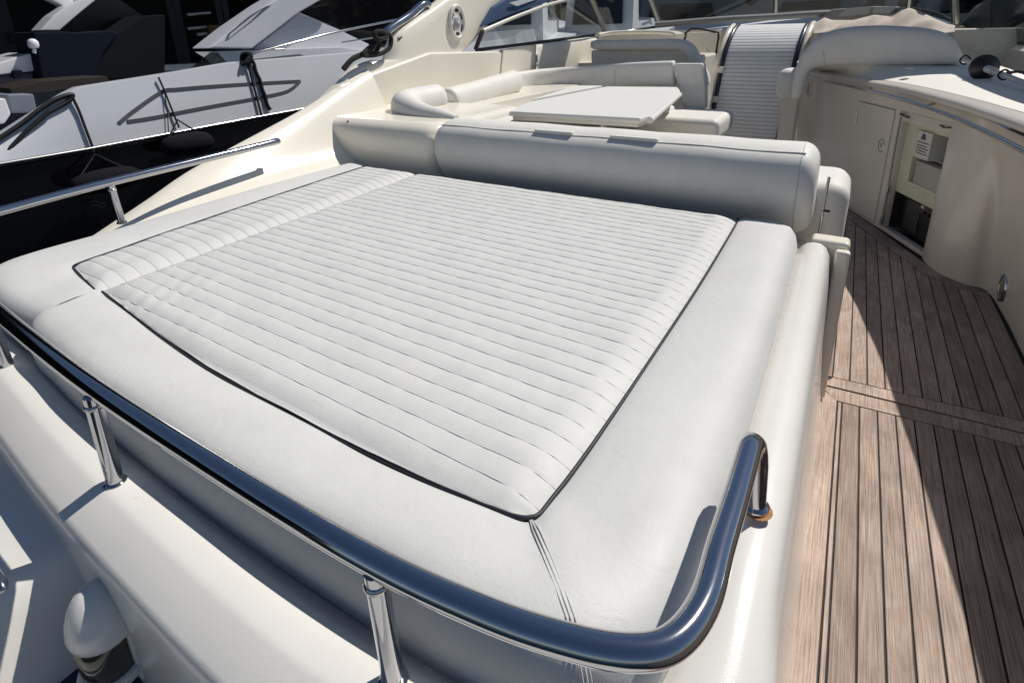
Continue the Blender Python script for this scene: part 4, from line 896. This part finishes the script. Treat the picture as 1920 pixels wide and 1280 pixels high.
bx2 = obj('dock_locker', prism([PX(x, y, -6.3) for x, y in ((-20, 186), (11, 184), (22, 214), (10, 232), (-20, 236))], (-.4, 0, 0), r=.02), W2, label='white locker beside the blue grey one', cat='locker')
ant = thing('white_globe', 'small white globe lamp at the edge of the dark cockpit cover', 'lamp', PX(62, 82, -8.1))
part('globe', lathe([(0, -.06), (.04, -.05), (.055, -.02), (.052, .022), (.03, .048), (0, .056)], 18, PX(62, 82, -8.1)), W2, ant)
part('stem', tube([PX(62, 82, -8.1)+V((0, 0, -.06)), PX(64, 100, -8.1)], .02, 8), W2, ant)
# ------------------------------------------------------------------ boathouse
bh = thing('boathouse', 'dark open boathouse with brown board siding behind the port yachts', 'building', (-13, 6, -.9))
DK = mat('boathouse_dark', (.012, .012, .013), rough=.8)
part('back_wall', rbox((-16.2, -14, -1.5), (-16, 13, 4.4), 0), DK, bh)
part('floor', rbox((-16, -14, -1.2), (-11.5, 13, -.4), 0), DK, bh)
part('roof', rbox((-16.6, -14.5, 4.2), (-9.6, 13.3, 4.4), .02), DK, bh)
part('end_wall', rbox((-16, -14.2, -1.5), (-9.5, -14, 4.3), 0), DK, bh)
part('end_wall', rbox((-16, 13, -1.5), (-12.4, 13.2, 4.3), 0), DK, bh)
SID = mat('brown_siding', (.13, .085, .055), rough=.7, noise=.35, nscale=5, rnd=.15)
y0, y1 = PX(600, 30, -12).y, PX(800, 30, -12).y
for k in range(14):
    z = .4+k*.26; part('siding_board', rbox((-12.15, y0, z), (-12.0+.01*(k % 2), y1, z+.245), .012, 1), SID, bh)
GRW = mat('grey_wall', (.022, .022, .025), rough=.7)
part('grey_panel', rbox((-12.3, PX(-60, 50, -12).y, -.4), (-12.1, PX(30, 50, -12).y, 4.1), .01), GRW, bh)
part('panel_opening', rbox((-12.11, PX(17, 70, -12.05).y, PX(17, 80, -12.05).z), (-12.05, PX(28, 70, -12.05).y, PX(17, 62, -12.05).z), 0), DK, bh)
for x in (322, 335, 412, 425): 
    q = PX(x, 60, -12); part('pillar', rbox((-12.2, q.y, -.6), (-12.0, q.y+.14, 4.2), .01), GRW, bh)
for x0, x1, yy, m in ((350, 394, 28, GRW), (351, 398, 54, GRW), (368, 412, 65, W2)):
    a, b = PX(x0, yy, -11.9), PX(x1, yy-4, -11.9); part('rack_bar', tube([a, b], .035, 8), mat('rack_steel', (.45, .44, .42), rough=.3, metal=.8), bh)
part('crate', rbox(tuple(PX(396, 74, -11.8)-V((.3, .0, 0))), tuple(PX(412, 47, -11.8)), .02), mat('ochre_crate', (.16, .10, .04), rough=.7), bh)
# ------------------------------------------------------------------ boats ahead, seen over and through the windscreen
def boat_ahead(x, y, L, hd, hull_m, cab_m, lb, mast=0, HS=2.1):
    t = thing('moored_boat', lb, 'boat', (x, y, -.9)); ca, sa = math.cos(hd), math.sin(hd)
    def T_(l, w_, z): return V((x+ca*l-sa*w_, y+sa*l+ca*w_, -.9+z*HS))
    rows = []
    for k in range(13):
        u = k/12; w_ = L*.15*(1-max(0, (u-.55)/.45)**2.2); h = .9+.5*u; l = (u-.5)*L
        rows.append([T_(l, -w_, h), T_(l, -w_*.97, h*.55), T_(l, -w_*.7, 0), T_(l, 0, -.2), T_(l, w_*.7, 0), T_(l, w_*.97, h*.55), T_(l, w_, h), T_(l, 0, h+.06)])
    part('hull', grid(rows, True, True, angle=40), hull_m, t)
    cr_ = []
    for u, w_, h in ((-.28, .105, 1.0), (-.26, .10, 1.9), (-.05, .10, 2.0), (.06, .09, 1.9), (.2, .07, 1.35), (.33, .04, 1.25)):
        cr_.append([T_(u*L, -w_*L, .9), T_(u*L, -w_*L*.92, h*.8+.2), T_(u*L, -w_*L*.75, h+.05), T_(u*L, w_*L*.75, h+.05), T_(u*L, w_*L*.92, h*.8+.2), T_(u*L, w_*L, .9)])
    c = part('cabin', grid(cr_, True, True, angle=35), cab_m, t)
    part('aft_window', prism([T_(-.285*L, -.07*L, 1.25), T_(-.285*L, .07*L, 1.25), T_(-.272*L, .065*L, 1.72), T_(-.272*L, -.065*L, 1.72)], T_(-.01, 0, 0)-T_(0, 0, 0)), MATS['black_glass'], t)
    for s in (-1, 1):
        part('window', prism([T_(-.2*L, s*.1005*L, 1.35), T_(.02*L, s*.098*L, 1.35), T_(.0, s*.095*L, 1.7), T_(-.2*L, s*.096*L, 1.7)], (0, 0, .01)), MATS['black_glass'], t)
        rl = [T_(lerp(-.1, .5, k/8)*L, s*L*.145*(1-max(0, (lerp(-.1, .5, k/8)+.5-.55)/.45)**2.2), 1.35+.5*(lerp(-.1, .5, k/8)+.5)+.35) for k in range(9)]
        part('guard_rail', tube(rl, .02, 6), STEEL2, t)
    if mast:
        part('mast', tube([T_(.05*L, 0, 1), T_(.05*L, 0, mast)], .06, 8), STEEL2, t)
        part('boom', tube([T_(.05*L, 0, 2.4), T_(-.35*L, 0, 2.45)], .05, 8), STEEL2, t)
    return t
HW = mat('hull_white', (.80, .80, .82), rough=.3); HG = mat('hull_grey', (.45, .47, .50), rough=.35); HN = mat('hull_navy', (.015, .02, .04), rough=.2)
def bx(px_, Y): return PY(px_, 40, Y).x
for a in ((bx(985, 17), 17, 12, 1.9, HW, HW, 'large white cabin boat seen through the port side windscreen'), (bx(1165, 21), 21, 12, 1.7, HG, HW, 'grey hulled cabin boat seen through the port corner pane'),
          (bx(1330, 30), 30, 12, .25, HW, HG, 'white boat with grey cabin ahead of the slatted door'), (bx(1480, 33), 33, 13, 2.9, HN, HG, 'navy hulled boat with a mast beyond the dashboard', 6), (bx(1640, 34), 34, 11, .2, HG, HW, 'grey hulled boat with a mast beyond the instrument pod', 5.5), (bx(1765, 20), 20, 11, 1.7, HW, HW, 'white cabin boat seen beside the starboard windscreen pillar')):
    boat_ahead(*a)
# wooded shore
LEAF = mat('shore_foliage', (.050, .068, .042), rough=.9, noise=.6, nscale=.8)
vs, fs = [], []
for i in range(9000):
    x = random.uniform(-45, 45); y = random.uniform(46, 60); h = (y-44)*.75+2.5*math.sin(x*.35)+1.5*math.sin(x*.9+1); z = random.uniform(-.5, h)
    s = random.uniform(.35, .9); c = V((x, y, z)); a = random.uniform(0, 6.3); u = V((math.cos(a), math.sin(a)*.4, random.uniform(-.4, .4)))*s; v = V((random.uniform(-.3, .3), random.uniform(-.3, .3), 1))*s*.7
    o = len(vs); vs += [c-u, c-v, c+u, c+v]; fs.append((o, o+1, o+2, o+3))
obj('wooded_shore', new_mesh('m', vs, fs, False), LEAF, kind='stuff', label='dark wooded shore beyond the moored boats', cat='trees')
obj('shore', grid([[V((x, y, z)) for x in (-70, 70)] for y, z in ((44, -1.2), (46, 0), (60, 9), (80, 16))], angle=30), LEAF, kind='structure')
